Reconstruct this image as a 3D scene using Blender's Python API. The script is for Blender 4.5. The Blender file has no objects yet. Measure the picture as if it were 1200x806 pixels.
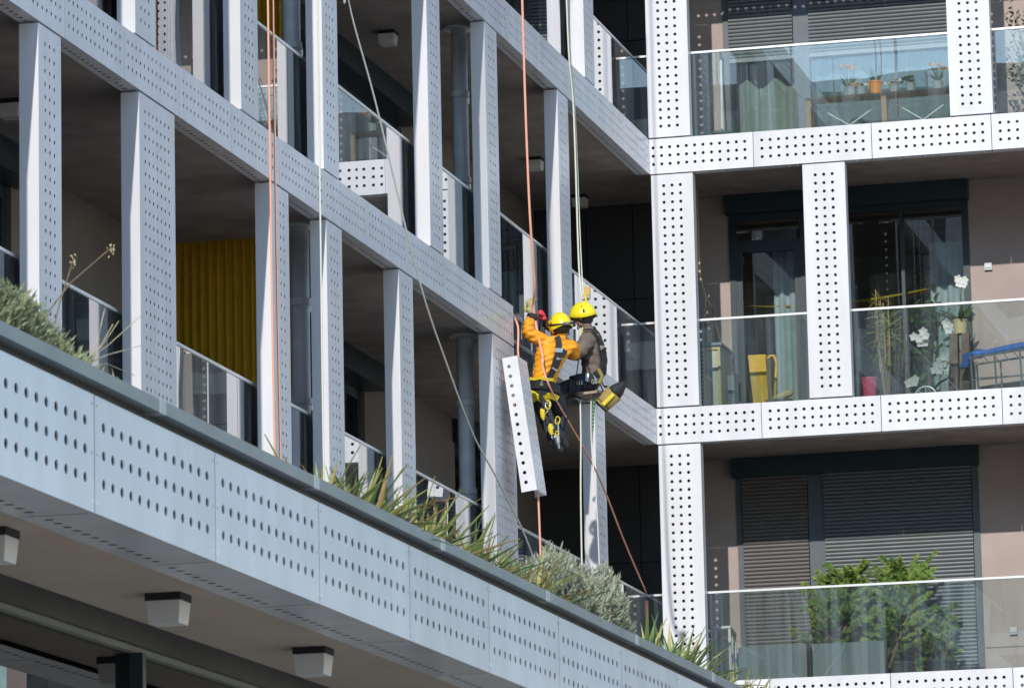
import bpy, bmesh, math, random
from mathutils import Vector, Matrix, Euler
from mathutils.bvhtree import BVHTree
R = math.radians
scene = bpy.context.scene
COL = scene.collection

# ------------------------------------------------------------------ camera
cam_d = bpy.data.cameras.new('camera'); cam = bpy.data.objects.new('camera', cam_d); COL.objects.link(cam)
scene.camera = cam
YAW, PIT, ROL, FPX = 0.2384, 0.1754, -0.0214, 5590.67
fw = Vector((-math.sin(YAW)*math.cos(PIT), math.cos(YAW)*math.cos(PIT), math.sin(PIT)))
rt = Vector((math.cos(YAW), math.sin(YAW), 0)); up = rt.cross(fw)
r2 = rt*math.cos(ROL)+up*math.sin(ROL); u2 = up*math.cos(ROL)-rt*math.sin(ROL)
mw = Matrix((r2, u2, -fw)).transposed().to_4x4(); mw.translation = Vector((11.3719, -53.8418, -8.523))
cam.matrix_world = mw
cam_d.sensor_fit = 'HORIZONTAL'; cam_d.sensor_width = 36; cam_d.lens = FPX/1200*36
cam_d.clip_start = .5; cam_d.clip_end = 3000
cam_d.dof.use_dof = True; cam_d.dof.focus_distance = 49; cam_d.dof.aperture_fstop = 20

# ------------------------------------------------------------------ light
SUN = Vector((0.042, -1, 0.54)).normalized()
world = bpy.data.worlds.new('World'); scene.world = world; world.use_nodes = True
nt = world.node_tree; nt.nodes.clear()
sky = nt.nodes.new('ShaderNodeTexSky'); sky.sky_type = 'NISHITA'; sky.sun_disc = False
sky.sun_elevation = math.asin(SUN.z); sky.sun_rotation = math.atan2(SUN.x, SUN.y)
sky.air_density = 1.2; sky.dust_density = 0.1; sky.ozone_density = 2.2
bg = nt.nodes.new('ShaderNodeBackground'); bg.inputs[1].default_value = 0.15
wo = nt.nodes.new('ShaderNodeOutputWorld')
nt.links.new(sky.outputs[0], bg.inputs[0]); nt.links.new(bg.outputs[0], wo.inputs[0])
sl = bpy.data.lights.new('sun', 'SUN'); sl.energy = 2.15; sl.angle = R(0.53); sl.color = (1, .955, .875)
so = bpy.data.objects.new('sun', sl); COL.objects.link(so); so.location = (10, -40, 40)
so.rotation_euler = SUN.to_track_quat('Z', 'Y').to_euler()
vs = scene.view_settings; vs.view_transform = 'Standard'; vs.look = 'None'; vs.exposure = 0.72; vs.gamma = 1
try:
    scene.cycles.transparent_max_bounces = 24; scene.cycles.max_bounces = 10; scene.cycles.glossy_bounces = 5
    scene.cycles.diffuse_bounces = 5; scene.cycles.caustics_reflective = False; scene.cycles.caustics_refractive = False
    scene.cycles.sample_clamp_indirect = 8
except Exception: pass

# ------------------------------------------------------------------ materials
MATS = {}
def mat(name, col, rough=.6, metal=0, var=.08, scale=6.0, col2=None, bump=0, spec=.5, stretch=None, detail=4, bscale=None, trans=0):
    if name in MATS: return MATS[name]
    m = bpy.data.materials.new(name); m.use_nodes = True; n = m.node_tree; p = n.nodes['Principled BSDF']
    p.inputs['Roughness'].default_value = rough; p.inputs['Metallic'].default_value = metal
    p.inputs['Specular IOR Level'].default_value = spec
    tc = n.nodes.new('ShaderNodeTexCoord'); mp = n.nodes.new('ShaderNodeMapping')
    oi = n.nodes.new('ShaderNodeObjectInfo'); va = n.nodes.new('ShaderNodeVectorMath'); va.operation = 'MULTIPLY_ADD'; va.inputs[1].default_value = (37, 23, 11)
    n.links.new(oi.outputs['Random'], va.inputs[0]); n.links.new(tc.outputs['Object'], va.inputs[2]); n.links.new(va.outputs[0], mp.inputs[0])
    if stretch: mp.inputs['Scale'].default_value = stretch
    nz = n.nodes.new('ShaderNodeTexNoise'); nz.inputs['Scale'].default_value = scale; nz.inputs['Detail'].default_value = detail
    n.links.new(mp.outputs[0], nz.inputs[0])
    rp = n.nodes.new('ShaderNodeValToRGB')
    c2 = col2 or tuple(c*(1-var) for c in col); c1 = col if col2 else tuple(min(1, c*(1+var)) for c in col)
    rp.color_ramp.elements[0].position = .35; rp.color_ramp.elements[1].position = .68
    rp.color_ramp.elements[0].color = (*c2, 1); rp.color_ramp.elements[1].color = (*c1, 1)
    n.links.new(nz.outputs[0], rp.inputs[0]); n.links.new(rp.outputs[0], p.inputs['Base Color'])
    if bump:
        b = n.nodes.new('ShaderNodeBump'); b.inputs['Strength'].default_value = bump; b.inputs['Distance'].default_value = .01
        nb = n.nodes.new('ShaderNodeTexNoise'); nb.inputs['Scale'].default_value = bscale or scale*6; nb.inputs['Detail'].default_value = 3
        n.links.new(mp.outputs[0], nb.inputs[0]); n.links.new(nb.outputs[0], b.inputs['Height']); n.links.new(b.outputs[0], p.inputs['Normal'])
    if trans:
        t = n.nodes.new('ShaderNodeBsdfTranslucent'); n.links.new(rp.outputs[0], t.inputs[0])
        mx = n.nodes.new('ShaderNodeMixShader'); mx.inputs[0].default_value = trans
        o = n.nodes['Material Output']; n.links.new(p.outputs[0], mx.inputs[1]); n.links.new(t.outputs[0], mx.inputs[2]); n.links.new(mx.outputs[0], o.inputs[0])
    MATS[name] = m; return m

def glass(name, tint, ior=1.5, gain=1.0, dirt=(.0, .06), rough=.0, dcol=(.75, .8, .8)):
    m = bpy.data.materials.new(name); m.use_nodes = True; n = m.node_tree; n.nodes.clear(); L = n.links.new
    out = n.nodes.new('ShaderNodeOutputMaterial'); tr = n.nodes.new('ShaderNodeBsdfTransparent'); tr.inputs[0].default_value = (*tint, 1)
    gl = n.nodes.new('ShaderNodeBsdfGlossy'); gl.inputs['Roughness'].default_value = rough
    fr = n.nodes.new('ShaderNodeFresnel'); fr.inputs[0].default_value = ior
    # very slight waviness of the sheet
    tc = n.nodes.new('ShaderNodeTexCoord'); nz = n.nodes.new('ShaderNodeTexNoise'); nz.inputs['Scale'].default_value = 1.3; nz.inputs['Detail'].default_value = 0
    bp = n.nodes.new('ShaderNodeBump'); bp.inputs['Strength'].default_value = .03; bp.inputs['Distance'].default_value = .02
    L(tc.outputs['Object'], nz.inputs[0]); L(nz.outputs[0], bp.inputs['Height']); L(bp.outputs[0], gl.inputs['Normal'])
    mu = n.nodes.new('ShaderNodeMath'); mu.operation = 'MULTIPLY'; mu.inputs[1].default_value = gain; mu.use_clamp = True
    L(fr.outputs[0], mu.inputs[0])
    mx = n.nodes.new('ShaderNodeMixShader'); L(mu.outputs[0], mx.inputs[0]); L(tr.outputs[0], mx.inputs[1]); L(gl.outputs[0], mx.inputs[2])
    # dried rain streaks and dust: a thin diffuse film
    mp = n.nodes.new('ShaderNodeMapping'); mp.inputs['Scale'].default_value = (5, 5, .35); L(tc.outputs['Object'], mp.inputs[0])
    nd = n.nodes.new('ShaderNodeTexNoise'); nd.inputs['Scale'].default_value = 2.2; nd.inputs['Detail'].default_value = 5; L(mp.outputs[0], nd.inputs[0])
    rg = n.nodes.new('ShaderNodeMapRange'); rg.inputs[1].default_value = .4; rg.inputs[2].default_value = .75; rg.inputs[3].default_value = dirt[0]; rg.inputs[4].default_value = dirt[1]
    L(nd.outputs[0], rg.inputs[0])
    df = n.nodes.new('ShaderNodeBsdfDiffuse'); df.inputs[0].default_value = (*dcol, 1)
    m2 = n.nodes.new('ShaderNodeMixShader'); L(rg.outputs[0], m2.inputs[0]); L(mx.outputs[0], m2.inputs[1]); L(df.outputs[0], m2.inputs[2])
    L(m2.outputs[0], out.inputs[0]); MATS[name] = m; return m

def rope_mat(name, c1, c2, freq):
    m = bpy.data.materials.new(name); m.use_nodes = True; n = m.node_tree; p = n.nodes['Principled BSDF']; p.inputs['Roughness'].default_value = .8
    tc = n.nodes.new('ShaderNodeTexCoord'); w = n.nodes.new('ShaderNodeTexWave'); w.bands_direction = 'Z'; w.inputs['Scale'].default_value = freq
    w.inputs['Distortion'].default_value = 3; w.inputs['Detail Scale'].default_value = 30
    rp = n.nodes.new('ShaderNodeValToRGB'); rp.color_ramp.elements[0].position = .6; rp.color_ramp.elements[1].position = .8
    rp.color_ramp.elements[0].color = (*c1, 1); rp.color_ramp.elements[1].color = (*c2, 1)
    n.links.new(tc.outputs['Object'], w.inputs[0]); n.links.new(w.outputs[0], rp.inputs[0]); n.links.new(rp.outputs[0], p.inputs['Base Color'])
    MATS[name] = m; return m

WHITE = mat('white_panel', (.742, .736, .774), .30, col2=(.66, .655, .675), scale=1.6, stretch=(3.2, 3.2, .45), detail=6)
_n = WHITE.node_tree; _p = _n.nodes['Principled BSDF']; _p.inputs['Coat Weight'].default_value = .12; _p.inputs['Specular IOR Level'].default_value = .38; _p.inputs['Coat Roughness'].default_value = .16
_oi = _n.nodes.new('ShaderNodeObjectInfo'); _mr = _n.nodes.new('ShaderNodeMapRange'); _mr.inputs[3].default_value = .93; _mr.inputs[4].default_value = 1.03
_hs = _n.nodes.new('ShaderNodeHueSaturation'); _src = _p.inputs['Base Color'].links[0].from_socket
_n.links.new(_oi.outputs['Random'], _mr.inputs[0]); _n.links.new(_mr.outputs[0], _hs.inputs['Value']); _n.links.new(_src, _hs.inputs['Color']); _n.links.new(_hs.outputs[0], _p.inputs['Base Color'])
_gz = _n.nodes.new('ShaderNodeTexNoise'); _gz.inputs['Scale'].default_value = 1.7; _gz.inputs['Detail'].default_value = 1
_ge = _n.nodes.new('ShaderNodeNewGeometry'); _n.links.new(_ge.outputs['Position'], _gz.inputs[0])
_bp = _n.nodes.new('ShaderNodeBump'); _bp.inputs['Strength'].default_value = .35; _bp.inputs['Distance'].default_value = .012
_n.links.new(_gz.outputs[0], _bp.inputs['Height']); _n.links.new(_bp.outputs[0], _p.inputs['Normal']); _n.links.new(_bp.outputs[0], _p.inputs['Coat Normal'])
STEEL = mat('grey_steel', (.30, .31, .32), .45, .6)
POST = mat('galvanised_post', (.42, .43, .44), .5, .4)
SLAB = mat('slab_render', (.32, .27, .24), .9, var=.16, scale=3, bump=.15)
FLOOR = mat('balcony_deck', (.42, .39, .36), .8, var=.1, scale=4)
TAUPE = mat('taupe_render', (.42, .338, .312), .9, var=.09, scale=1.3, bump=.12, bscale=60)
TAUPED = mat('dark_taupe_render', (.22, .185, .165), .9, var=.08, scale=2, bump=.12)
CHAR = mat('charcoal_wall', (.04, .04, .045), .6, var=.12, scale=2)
TEAL = mat('teal_frame', (.018, .035, .043), .4, var=.1)
FRAME = mat('grey_frame', (.085, .105, .125), .4, var=.08)
SLAT = mat('shutter_slat', (.165, .185, .195), .42, var=.05, metal=.2)
SLATB = mat('brown_shutter', (.14, .13, .128), .6, var=.05)
GBAL = glass('balustrade_glass', (.90, .955, .94), 1.66, 2.2, (.008, .06), dcol=(.62, .74, .80))
GBALL = glass('left_balustrade_glass', (.88, .94, .93), 1.68, 3.1, (.01, .07), dcol=(.66, .74, .78))
GWIN = glass('window_glass', (.84, .90, .90), 1.55, 1.9, (.0, .012))
GDARK = glass('shop_glass', (.30, .36, .36), 1.6, 1.5, (.0, .004))
RAIL = mat('bright_rail', (.78, .79, .78), .3, .3, var=.03)
PIPE = mat('pipe_grey', (.84, .86, .87), .4, var=.05)
BLACK = mat('black_plastic', (.012, .012, .013), .5, var=.2)
YELLOW = mat('yellow_plastic', (.82, .50, .02), .45, col2=(.66, .38, .03), scale=7)
YCURT = mat('yellow_fabric', (.60, .37, .02), .85, var=.06, trans=.25)
WCURT = mat('cream_fabric', (.80, .78, .70), .9, var=.05, trans=.35)
BCURT = mat('blue_grey_fabric', (.62, .65, .67), .9, var=.08)
TERRA = mat('terracotta', (.50, .16, .07), .8, var=.12)
COPE = mat('zinc_coping', (.24, .255, .26), .5, .35, var=.10, scale=2, stretch=(1, 1.5, 6))
COPEJ = mat('zinc_joint', (.42, .43, .44), .45, .4)
GAP = mat('gap_shade', (.035, .038, .036), .6, var=.25)  # near-black: shade of the gap and cavity is put into the colour
SOIL = mat('planter_soil', (.06, .045, .035), .95, var=.3, scale=20)
LAMP = mat('lamp_diffuser', (.72, .70, .70), .5, var=.02)
WOOD = mat('pale_wood', (.50, .29, .13), .7, var=.18, scale=8, stretch=(1, 1, 8))
DWOOD = mat('weathered_wood', (.16, .11, .085), .8, var=.25, scale=8)

# ------------------------------------------------------------------ mesh helpers
class MB:
    def __init__(s): s.v = []; s.f = []; s.m = []; s.cur = 0
    def add(s, vs_, fs): 
        b = len(s.v); s.v += [tuple(p) for p in vs_]; s.f += [tuple(i+b for i in f) for f in fs]; s.m += [s.cur]*len(fs); return s
    def box(s, x0, x1, y0, y1, z0, z1):
        return s.add([(x, y, z) for z in (z0, z1) for y in (y0, y1) for x in (x0, x1)],
                     [(0, 2, 3, 1), (4, 5, 7, 6), (0, 1, 5, 4), (2, 6, 7, 3), (0, 4, 6, 2), (1, 3, 7, 5)])
    def quad(s, a, b, c, d): return s.add([a, b, c, d], [(0, 1, 2, 3)])
    def bar(s, a, b, w, h=None, upv=(0, 0, 1)):
        a, b = Vector(a), Vector(b); h = h or w; d = (b-a).normalized(); sd = d.cross(Vector(upv))
        if sd.length < 1e-4: sd = d.cross(Vector((1, 0, 0)))
        sd.normalize(); u_ = sd.cross(d); sd *= w/2; u_ *= h/2
        return s.add([a-sd-u_, a+sd-u_, a+sd+u_, a-sd+u_, b-sd-u_, b+sd-u_, b+sd+u_, b-sd+u_],
                     [(0, 3, 2, 1), (4, 5, 6, 7), (0, 1, 5, 4), (1, 2, 6, 5), (2, 3, 7, 6), (3, 0, 4, 7)])
    def tube(s, pts, r, n=8, cap=True):
        pts = [Vector(p) for p in pts]; rs = r if isinstance(r, (list, tuple)) else [r]*len(pts)
        b = len(s.v); prev = None
        for i, p in enumerate(pts):
            t = (pts[min(i+1, len(pts)-1)]-pts[max(i-1, 0)]).normalized()
            if prev is None:
                prev = t.orthogonal().normalized()
            prev = (prev-t*prev.dot(t)); prev = prev.normalized() if prev.length > 1e-5 else t.orthogonal().normalized()
            q = t.cross(prev)
            for k in range(n):
                a = 2*math.pi*k/n; s.v.append(tuple(p+(prev*math.cos(a)+q*math.sin(a))*rs[i]))
        for i in range(len(pts)-1):
            for k in range(n):
                s.f.append((b+i*n+k, b+i*n+(k+1) % n, b+(i+1)*n+(k+1) % n, b+(i+1)*n+k)); s.m.append(s.cur)
        if cap:
            s.f.append(tuple(b+k for k in reversed(range(n)))); s.m.append(s.cur)
            s.f.append(tuple(b+(len(pts)-1)*n+k for k in range(n))); s.m.append(s.cur)
        return s
    def lathe(s, prof, c=(0, 0, 0), n=16, sx=1, sy=1):
        b = len(s.v)
        for r_, z in prof:
            for k in range(n):
                a = 2*math.pi*k/n; s.v.append((c[0]+sx*r_*math.cos(a), c[1]+sy*r_*math.sin(a), c[2]+z))
        for i in range(len(prof)-1):
            for k in range(n):
                s.f.append((b+i*n+k, b+i*n+(k+1) % n, b+(i+1)*n+(k+1) % n, b+(i+1)*n+k)); s.m.append(s.cur)
        return s
    def mesh(s, name, mats=None, smooth=False):
        me = bpy.data.meshes.new(name); me.from_pydata(s.v, [], s.f)
        for m in (mats if isinstance(mats, (list, tuple)) else [mats] if mats else []): me.materials.append(m)
        me.polygons.foreach_set('material_index', s.m)
        if smooth: me.polygons.foreach_set('use_smooth', [True]*len(s.f))
        me.update(); return me
    def build(s, name, mats, parent=None, smooth=False, **k):
        return obj(name, s.mesh(name, mats, smooth), parent, **k)

WM = {}
def obj(name, mesh, parent=None, M=None, **props):
    o = bpy.data.objects.new(name, mesh); COL.objects.link(o); M = M if M is not None else Matrix.Identity(4)
    o.matrix_basis = M; WM[o] = M
    if parent is not None:
        o.parent = parent; o.matrix_parent_inverse = WM[parent].inverted()
    for k, v in props.items(): o[k] = v
    return o
def thing(name, label, cat, loc=(0, 0, 0), group=None):
    o = obj(name, None, None, Matrix.Translation(loc)); o['label'] = label; o['category'] = cat; o.empty_display_size = .2
    if group: o['group'] = group
    return o
def tag(o, label, cat, group=None):
    o['label'] = label; o['category'] = cat
    if group: o['group'] = group
    return o
def TM(x, y, z, rz=0, rx=0, ry=0, s=1): return Matrix.Translation((x, y, z)) @ Euler((rx, ry, rz)).to_matrix().to_4x4() @ Matrix.Scale(s, 4)
def box(name, x0, x1, y0, y1, z0, z1, m, parent=None, **k): return MB().box(x0, x1, y0, y1, z0, z1).build(name, m, parent, **k)

def perf(mb, us, vs_, bounds, r, n, fr, t=.006):
    """sheet with real round holes; fr maps (u, v, depth) to local space"""
    u0, u1, v0, v1 = bounds; p = .1; h = p/2
    ua, ub, va, vb = us[0]-h, us[-1]+h, vs_[0]-h, vs_[-1]+h
    ua, ub, va, vb = max(ua, u0), min(ub, u1), max(va, v0), min(vb, v1)
    for a, b, c, d in ((u0, ua, v0, v1), (ub, u1, v0, v1), (ua, ub, v0, va), (ua, ub, vb, v1)):
        if b-a > 1e-5 and d-c > 1e-5: mb.quad(fr(a, c, 0), fr(b, c, 0), fr(b, d, 0), fr(a, d, 0))
    for cu in us:
        for cv in vs_:
            l, rr, bt, tp = max(cu-h, ua), min(cu+h, ub), max(cv-h, va), min(cv+h, vb)
            V = []
            for k in range(n):
                a = 2*math.pi*k/n; c, s = math.cos(a), math.sin(a); q = 1/max(abs(c), abs(s))
                V.append(fr(min(max(cu+c*q*h, l), rr), min(max(cv+s*q*h, bt), tp), 0))
            for dd in (0, t):
                for k in range(n):
                    a = 2*math.pi*k/n; V.append(fr(cu+r*math.cos(a), cv+r*math.sin(a), dd))
            F = []
            for k in range(n):
                j = (k+1) % n; F += [(k, j, n+j, n+k), (n+k, n+j, 2*n+j, 2*n+k)]
            mb.add(V, F)

HR = .0187
def rivets(mb, pts, r=.0065):
    for u, v in pts:
        k = 6; b = [(u+r*math.cos(2*math.pi*i/k), -.0005, v+r*math.sin(2*math.pi*i/k)) for i in range(k)]; c = [(u+r*.55*math.cos(2*math.pi*i/k), -.0035, v+r*.55*math.sin(2*math.pi*i/k)) for i in range(k)]
        mb.add(b+c, [(i, (i+1) % k, k+(i+1) % k, k+i) for i in range(k)]+[tuple(range(k, 2*k))])
def band_mesh(name, W, h, us, depth, n=10, soff_d=.10, n8=8, sus=None):
    """local: u -> +x, outward normal -y, soffit goes +y"""
    mb = MB(); mid = h/2
    nn = 16 if n > 10 else 8
    perf(mb, us, [mid-.1+.005, mid+.005, mid+.105], (0, W, 0, h), HR, nn, lambda u, v, d: (u, d, v))
    perf(mb, sus or us, [soff_d], (0, W, 0, depth), HR*1.05, 8, lambda u, v, d: (u, v, d), .0015)
    mb.quad((0, 0, h), (W, 0, h), (W, .12, h), (0, .12, h))
    for x in (0, W): mb.quad((x, 0, 0), (x, .03, 0), (x, .03, h), (x, 0, h))
    rivets(mb, [(u, v) for u in (.022, W-.022) for v in (.035, h/2, h-.035)])
    return mb.mesh(name, WHITE)
def col_mesh(name, W, H, cols, n=8, depth=.15):
    mb = MB(); rows = int(round((H-.24)/.1)); v0 = (H-rows*.1)/2
    us = [W/2+(i-(cols-1)/2)*.1 for i in range(cols)]
    perf(mb, us, [v0+.1*i for i in range(rows+1)], (0, W, 0, H), HR, n, lambda u, v, d: (u, d, v))
    mb.quad((0, 0, 0), (0, 0, H), (0, depth, H), (0, depth, 0)); mb.quad((W, 0, 0), (W, depth, 0), (W, depth, H), (W, 0, H))
    # turned-in lips at the back
    mb.quad((0, depth, 0), (0, depth, H), (.03, depth, H), (.03, depth, 0)); mb.quad((W, depth, 0), (W-.03, depth, 0), (W-.03, depth, H), (W, depth, H))
    rivets(mb, [(u, H*q) for u in (.025, W-.025) for q in (.03, .22, .41, .6, .79, .97)])
    mb.quad((0, 0, H), (W, 0, H), (W, .03, H), (0, .03, H)); mb.quad((0, 0, 0), (0, .03, 0), (W, .03, 0), (W, 0, 0))
    return mb.mesh(name, WHITE)

FH, BH = 3.2162, .4191           # storey height, band height
LEV = [-FH, 0, FH, 2*FH]
PW = 1.4
D0 = 1.364
us13 = [.1+.1*i-.004 for i in range(13)]
M_BL = band_mesh('facade_panel', PW-.009, BH, us13, .16)
M_BLc = band_mesh('facade_panel', D0-.004, BH, [.09+.1*i for i in range(13)], .16)
M_BR = band_mesh('facade_panel', 1.405-.008, BH, [.1+.1*i for i in range(13)], .16, n=16)
M_BRc = band_mesh('facade_panel', 1.25-.006, BH, [.047+.1*i for i in range(12)], .16, n=16)
CH = FH-BH-.035
M_C5 = col_mesh('column', .5, CH, 3); M_C9 = col_mesh('column', .9, CH, 7); M_C5R = col_mesh('column', .5, CH, 3, n=16)
ROTL = R(90)

# ================================================================== ground
g = MB(); g.box(-400, 400, -400, 400, -10.3, -10.0)
obj('ground', g.mesh('ground', mat('paving', (.48, .45, .385), .85, var=.12, scale=.4, bump=.2)), kind='structure')

# ================================================================== left wing
LW = thing('apartment_building', 'left wing of the apartment building, its white perforated front in shade, balconies dark behind', 'building', (-5, -14, -10))
RW = thing('apartment_building', 'right wing of the apartment building with sunlit white perforated bands and taupe walls', 'building', (6, 5, -10))
YEND = -1*(D0+PW*21)
MISSING = (1, 5)      # level index, panel index: taken down by the workers
for li, z in enumerate(LEV):
    obj('facade_panel', M_BLc, LW, TM(0, -D0+.002, z, ROTL))
    for k in range(1, 22):
        if (li, k) == (1, 4): continue
        obj('facade_panel', M_BL, LW, TM(0, -(D0+PW*k)+.0045, z, ROTL))
    # slab, its edge behind the panels, balcony floor
    box('floor_slab', -9, -.172, YEND, 2.1, z+.05, z+.34, SLAB, LW)
    box('balcony_floor', -1.84, -.172, YEND, 1.82, z+.344, z+.36, FLOOR, LW)
    box('sill', -.22, -.125, YEND, .165, z+BH-.04, z+BH-.006, WHITE, LW)
# substructure that shows where the panel has been taken off
ya, yb = -(D0+PW*4), -(D0+PW*4)+PW
sub = MB(); sub.box(-.165, -.16, ya, yb, .02, .40)
sub.build('cavity_board', mat('brown_board', (.26, .19, .165), .85, var=.2, scale=5), LW)
for yy in (ya+.05, ya+.5, ya+.95, yb-.05):
    MB().box(-.16, -.03, yy-.02, yy+.02, .03, .39).build('bracket', STEEL, LW)
for zz in (.06, .33): box('mounting_rail', -.05, -.028, ya, yb, zz, zz+.04, POST, LW)

colsM = [(-24.2, 5), (-21.55, 5), (-19.20, 9), (-15.60, 5), (-13.92, 5), (-11.47, 5), (-7.86, 9), (-3.25, 5)]
colsU = [(-22.4, 5), (-19.28, 5), (-16.465, 5), (-13.97, 5), (-10.265, 5), (-7.935, 5), (-4.72, 5)]
colsT = [(-19, 5), (-14, 5), (-10.6, 9), (-7.9, 5), (-3.33, 5)]
for li, cs in ((0, colsM), (1, colsU), (2, colsT)):
    z = LEV[li]+BH+.018
    for y, w in cs:
        c = obj('column', M_C5 if w == 5 else M_C9, LW, TM(-.002, y, z, ROTL))
        wd = w/10
        box('steel_post', -.13, -.05, y+wd/2-.05, y+wd/2+.03, z-.1, z+CH+.1, POST, c)
    # balustrade, pane by pane
    y = .215; i = 0
    zb, zt = LEV[li]+BH-.03, LEV[li]+BH+1.045
    while y > YEND:
        y2 = y-1.62
        full = (li == 1 and y < -16 and y > -23) or (li == 2 and -8.6 < y < -3.6)
        box('glass_pane', -.226, -.212, y2+.008, y, zb, zt if not full else LEV[li+1]+.04, GBALL if not full else GWIN, LW)
        y = y2
    for a, b in (((YEND, .225),) if li == 0 else ((YEND, -23.5), (-16.0, .225)) if li == 1 else ((YEND, -9), (-3.6, .225))):
        box('handrail', -.236, -.202, a, b, zt, zt+.025, RAIL, LW)
# back walls with windows (each: opening list in y)
winsL = {0: [(-19.9, -17.0), (-10.2, -6.06), (-2.29, -.2)], 1: [(-22, -17), (-15.5, -12), (-9.6, -4.38)], 2: [(-14, -10), (-8.5, -4.0)]}
for li in (0, 1, 2):
    z0, z1 = LEV[li]+.36, LEV[li+1]+.05
    y = YEND; segs = []
    for a, b in winsL[li]:
        segs.append((y, a)); y = b
    segs.append((y, 1.85))
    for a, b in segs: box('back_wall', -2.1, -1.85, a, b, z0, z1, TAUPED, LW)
    for a, b in winsL[li]:
        w = MB().box(-2.02, -1.9, a, a+.09, z0, z1-.26).box(-2.02, -1.9, b-.09, b, z0, z1-.26).box(-2.02, -1.9, a+.09, b-.09, z0, z0+.1).box(-2.02, -1.9, a+.09, b-.09, z1-.36, z1-.26)
        w.box(-2.02, -1.9, (a+b)/2-.05, (a+b)/2+.05, z0+.1, z1-.36)
        wo_ = w.build('window', TEAL, LW)
        box('pane', -1.965, -1.955, a+.085, b-.085, z0+.09, z1-.35, GWIN, wo_)
        box('shutter_box', -2.05, -1.62, a-.08, b+.08, z1-.26, z1-.003, TEAL, LW)
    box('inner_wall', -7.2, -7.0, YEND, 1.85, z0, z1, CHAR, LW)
# charcoal end wall in the inner corner, panel by panel
for li in (0, 1, 2):
    z0, z1 = LEV[li]+.36, LEV[li+1]+.045
    for a, b in ((-1.84, -1.20), (-1.19, -.62), (-.61, .05)):
        for c, d in ((z0, z0+1.72), (z0+1.732, z1-.002)):
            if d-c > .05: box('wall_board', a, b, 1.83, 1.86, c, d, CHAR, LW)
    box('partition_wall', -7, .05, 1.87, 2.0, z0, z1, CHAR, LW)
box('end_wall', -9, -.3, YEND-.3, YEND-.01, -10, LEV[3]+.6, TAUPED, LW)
box('roof_deck', -9, -.2, YEND, 9, LEV[3]+.36, LEV[3]+.5, SLAB, LW)
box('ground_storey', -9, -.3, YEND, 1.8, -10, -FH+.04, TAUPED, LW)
# charcoal drain pipes with collars and brackets
def drain(x, y, z0, z1, parent):
    p = MB().tube([(x, y, z0), (x, y, z1)], .085, 16).build('drain_pipe', PIPE, parent, smooth=True)
    MB().lathe([(.085, -.02), (.16, -.018), (.16, 0), (.0, 0)], (x, y, z1), 16).build('collar', PIPE, p)
    for zz in (z0+.55, z0+1.3, z0+2.2):
        b = MB().lathe([(.087, -.03), (.1, -.03), (.1, .03), (.087, .03)], (x, y, zz), 16); b.bar((x, y+.09, zz), (x-.0, y+.24, zz), .03); b.box(x-.04, x+.04, y+.19, y+.23, zz-.05, zz+.03)
        b.build('pipe_bracket', PIPE, p)
for li, y in ((0, -13.45), (1, -13.62), (1, -7.48), (0, -7.49), (2, -3.1)):
    drain(-.39, y, LEV[li]+.36, LEV[li+1]+.05, LW)

# ================================================================== right wing
XEND = 1.25+1.405*12
RT = FH  # alias
for li, z in enumerate(LEV):
    obj('facade_panel', M_BRc, RW, TM(.002, 0, z))
    for k in range(12): obj('facade_panel', M_BR, RW, TM(1.25+1.405*k+.003, 0, z))
    box('floor_slab', -.168, XEND, .172, 9, z+.05, z+.34, SLAB, RW)
    box('balcony_floor', -.168, XEND, .172, 1.84, z+.344, z+.36, FLOOR, RW)
    if li in (0, 1, 2): box('cavity_board', .01, XEND, .164, .17, z+.004, z+.33, mat('cavity_grey', (.24, .27, .27), .8), RW)  # unseen board, added to stop sun dashes through the panel holes
    box('sill', .01, XEND, .125, .22, z+BH-.04, z+BH-.006, WHITE, RW)
colsR = {0: [.018, 5.6, 9.1, 12.8, 16.4], 1: [.015, 1.825, 5.4, 7.2, 11, 14.6], 2: [.0, 3.588, 5.4, 9.1, 12.8, 16.4]}
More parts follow.
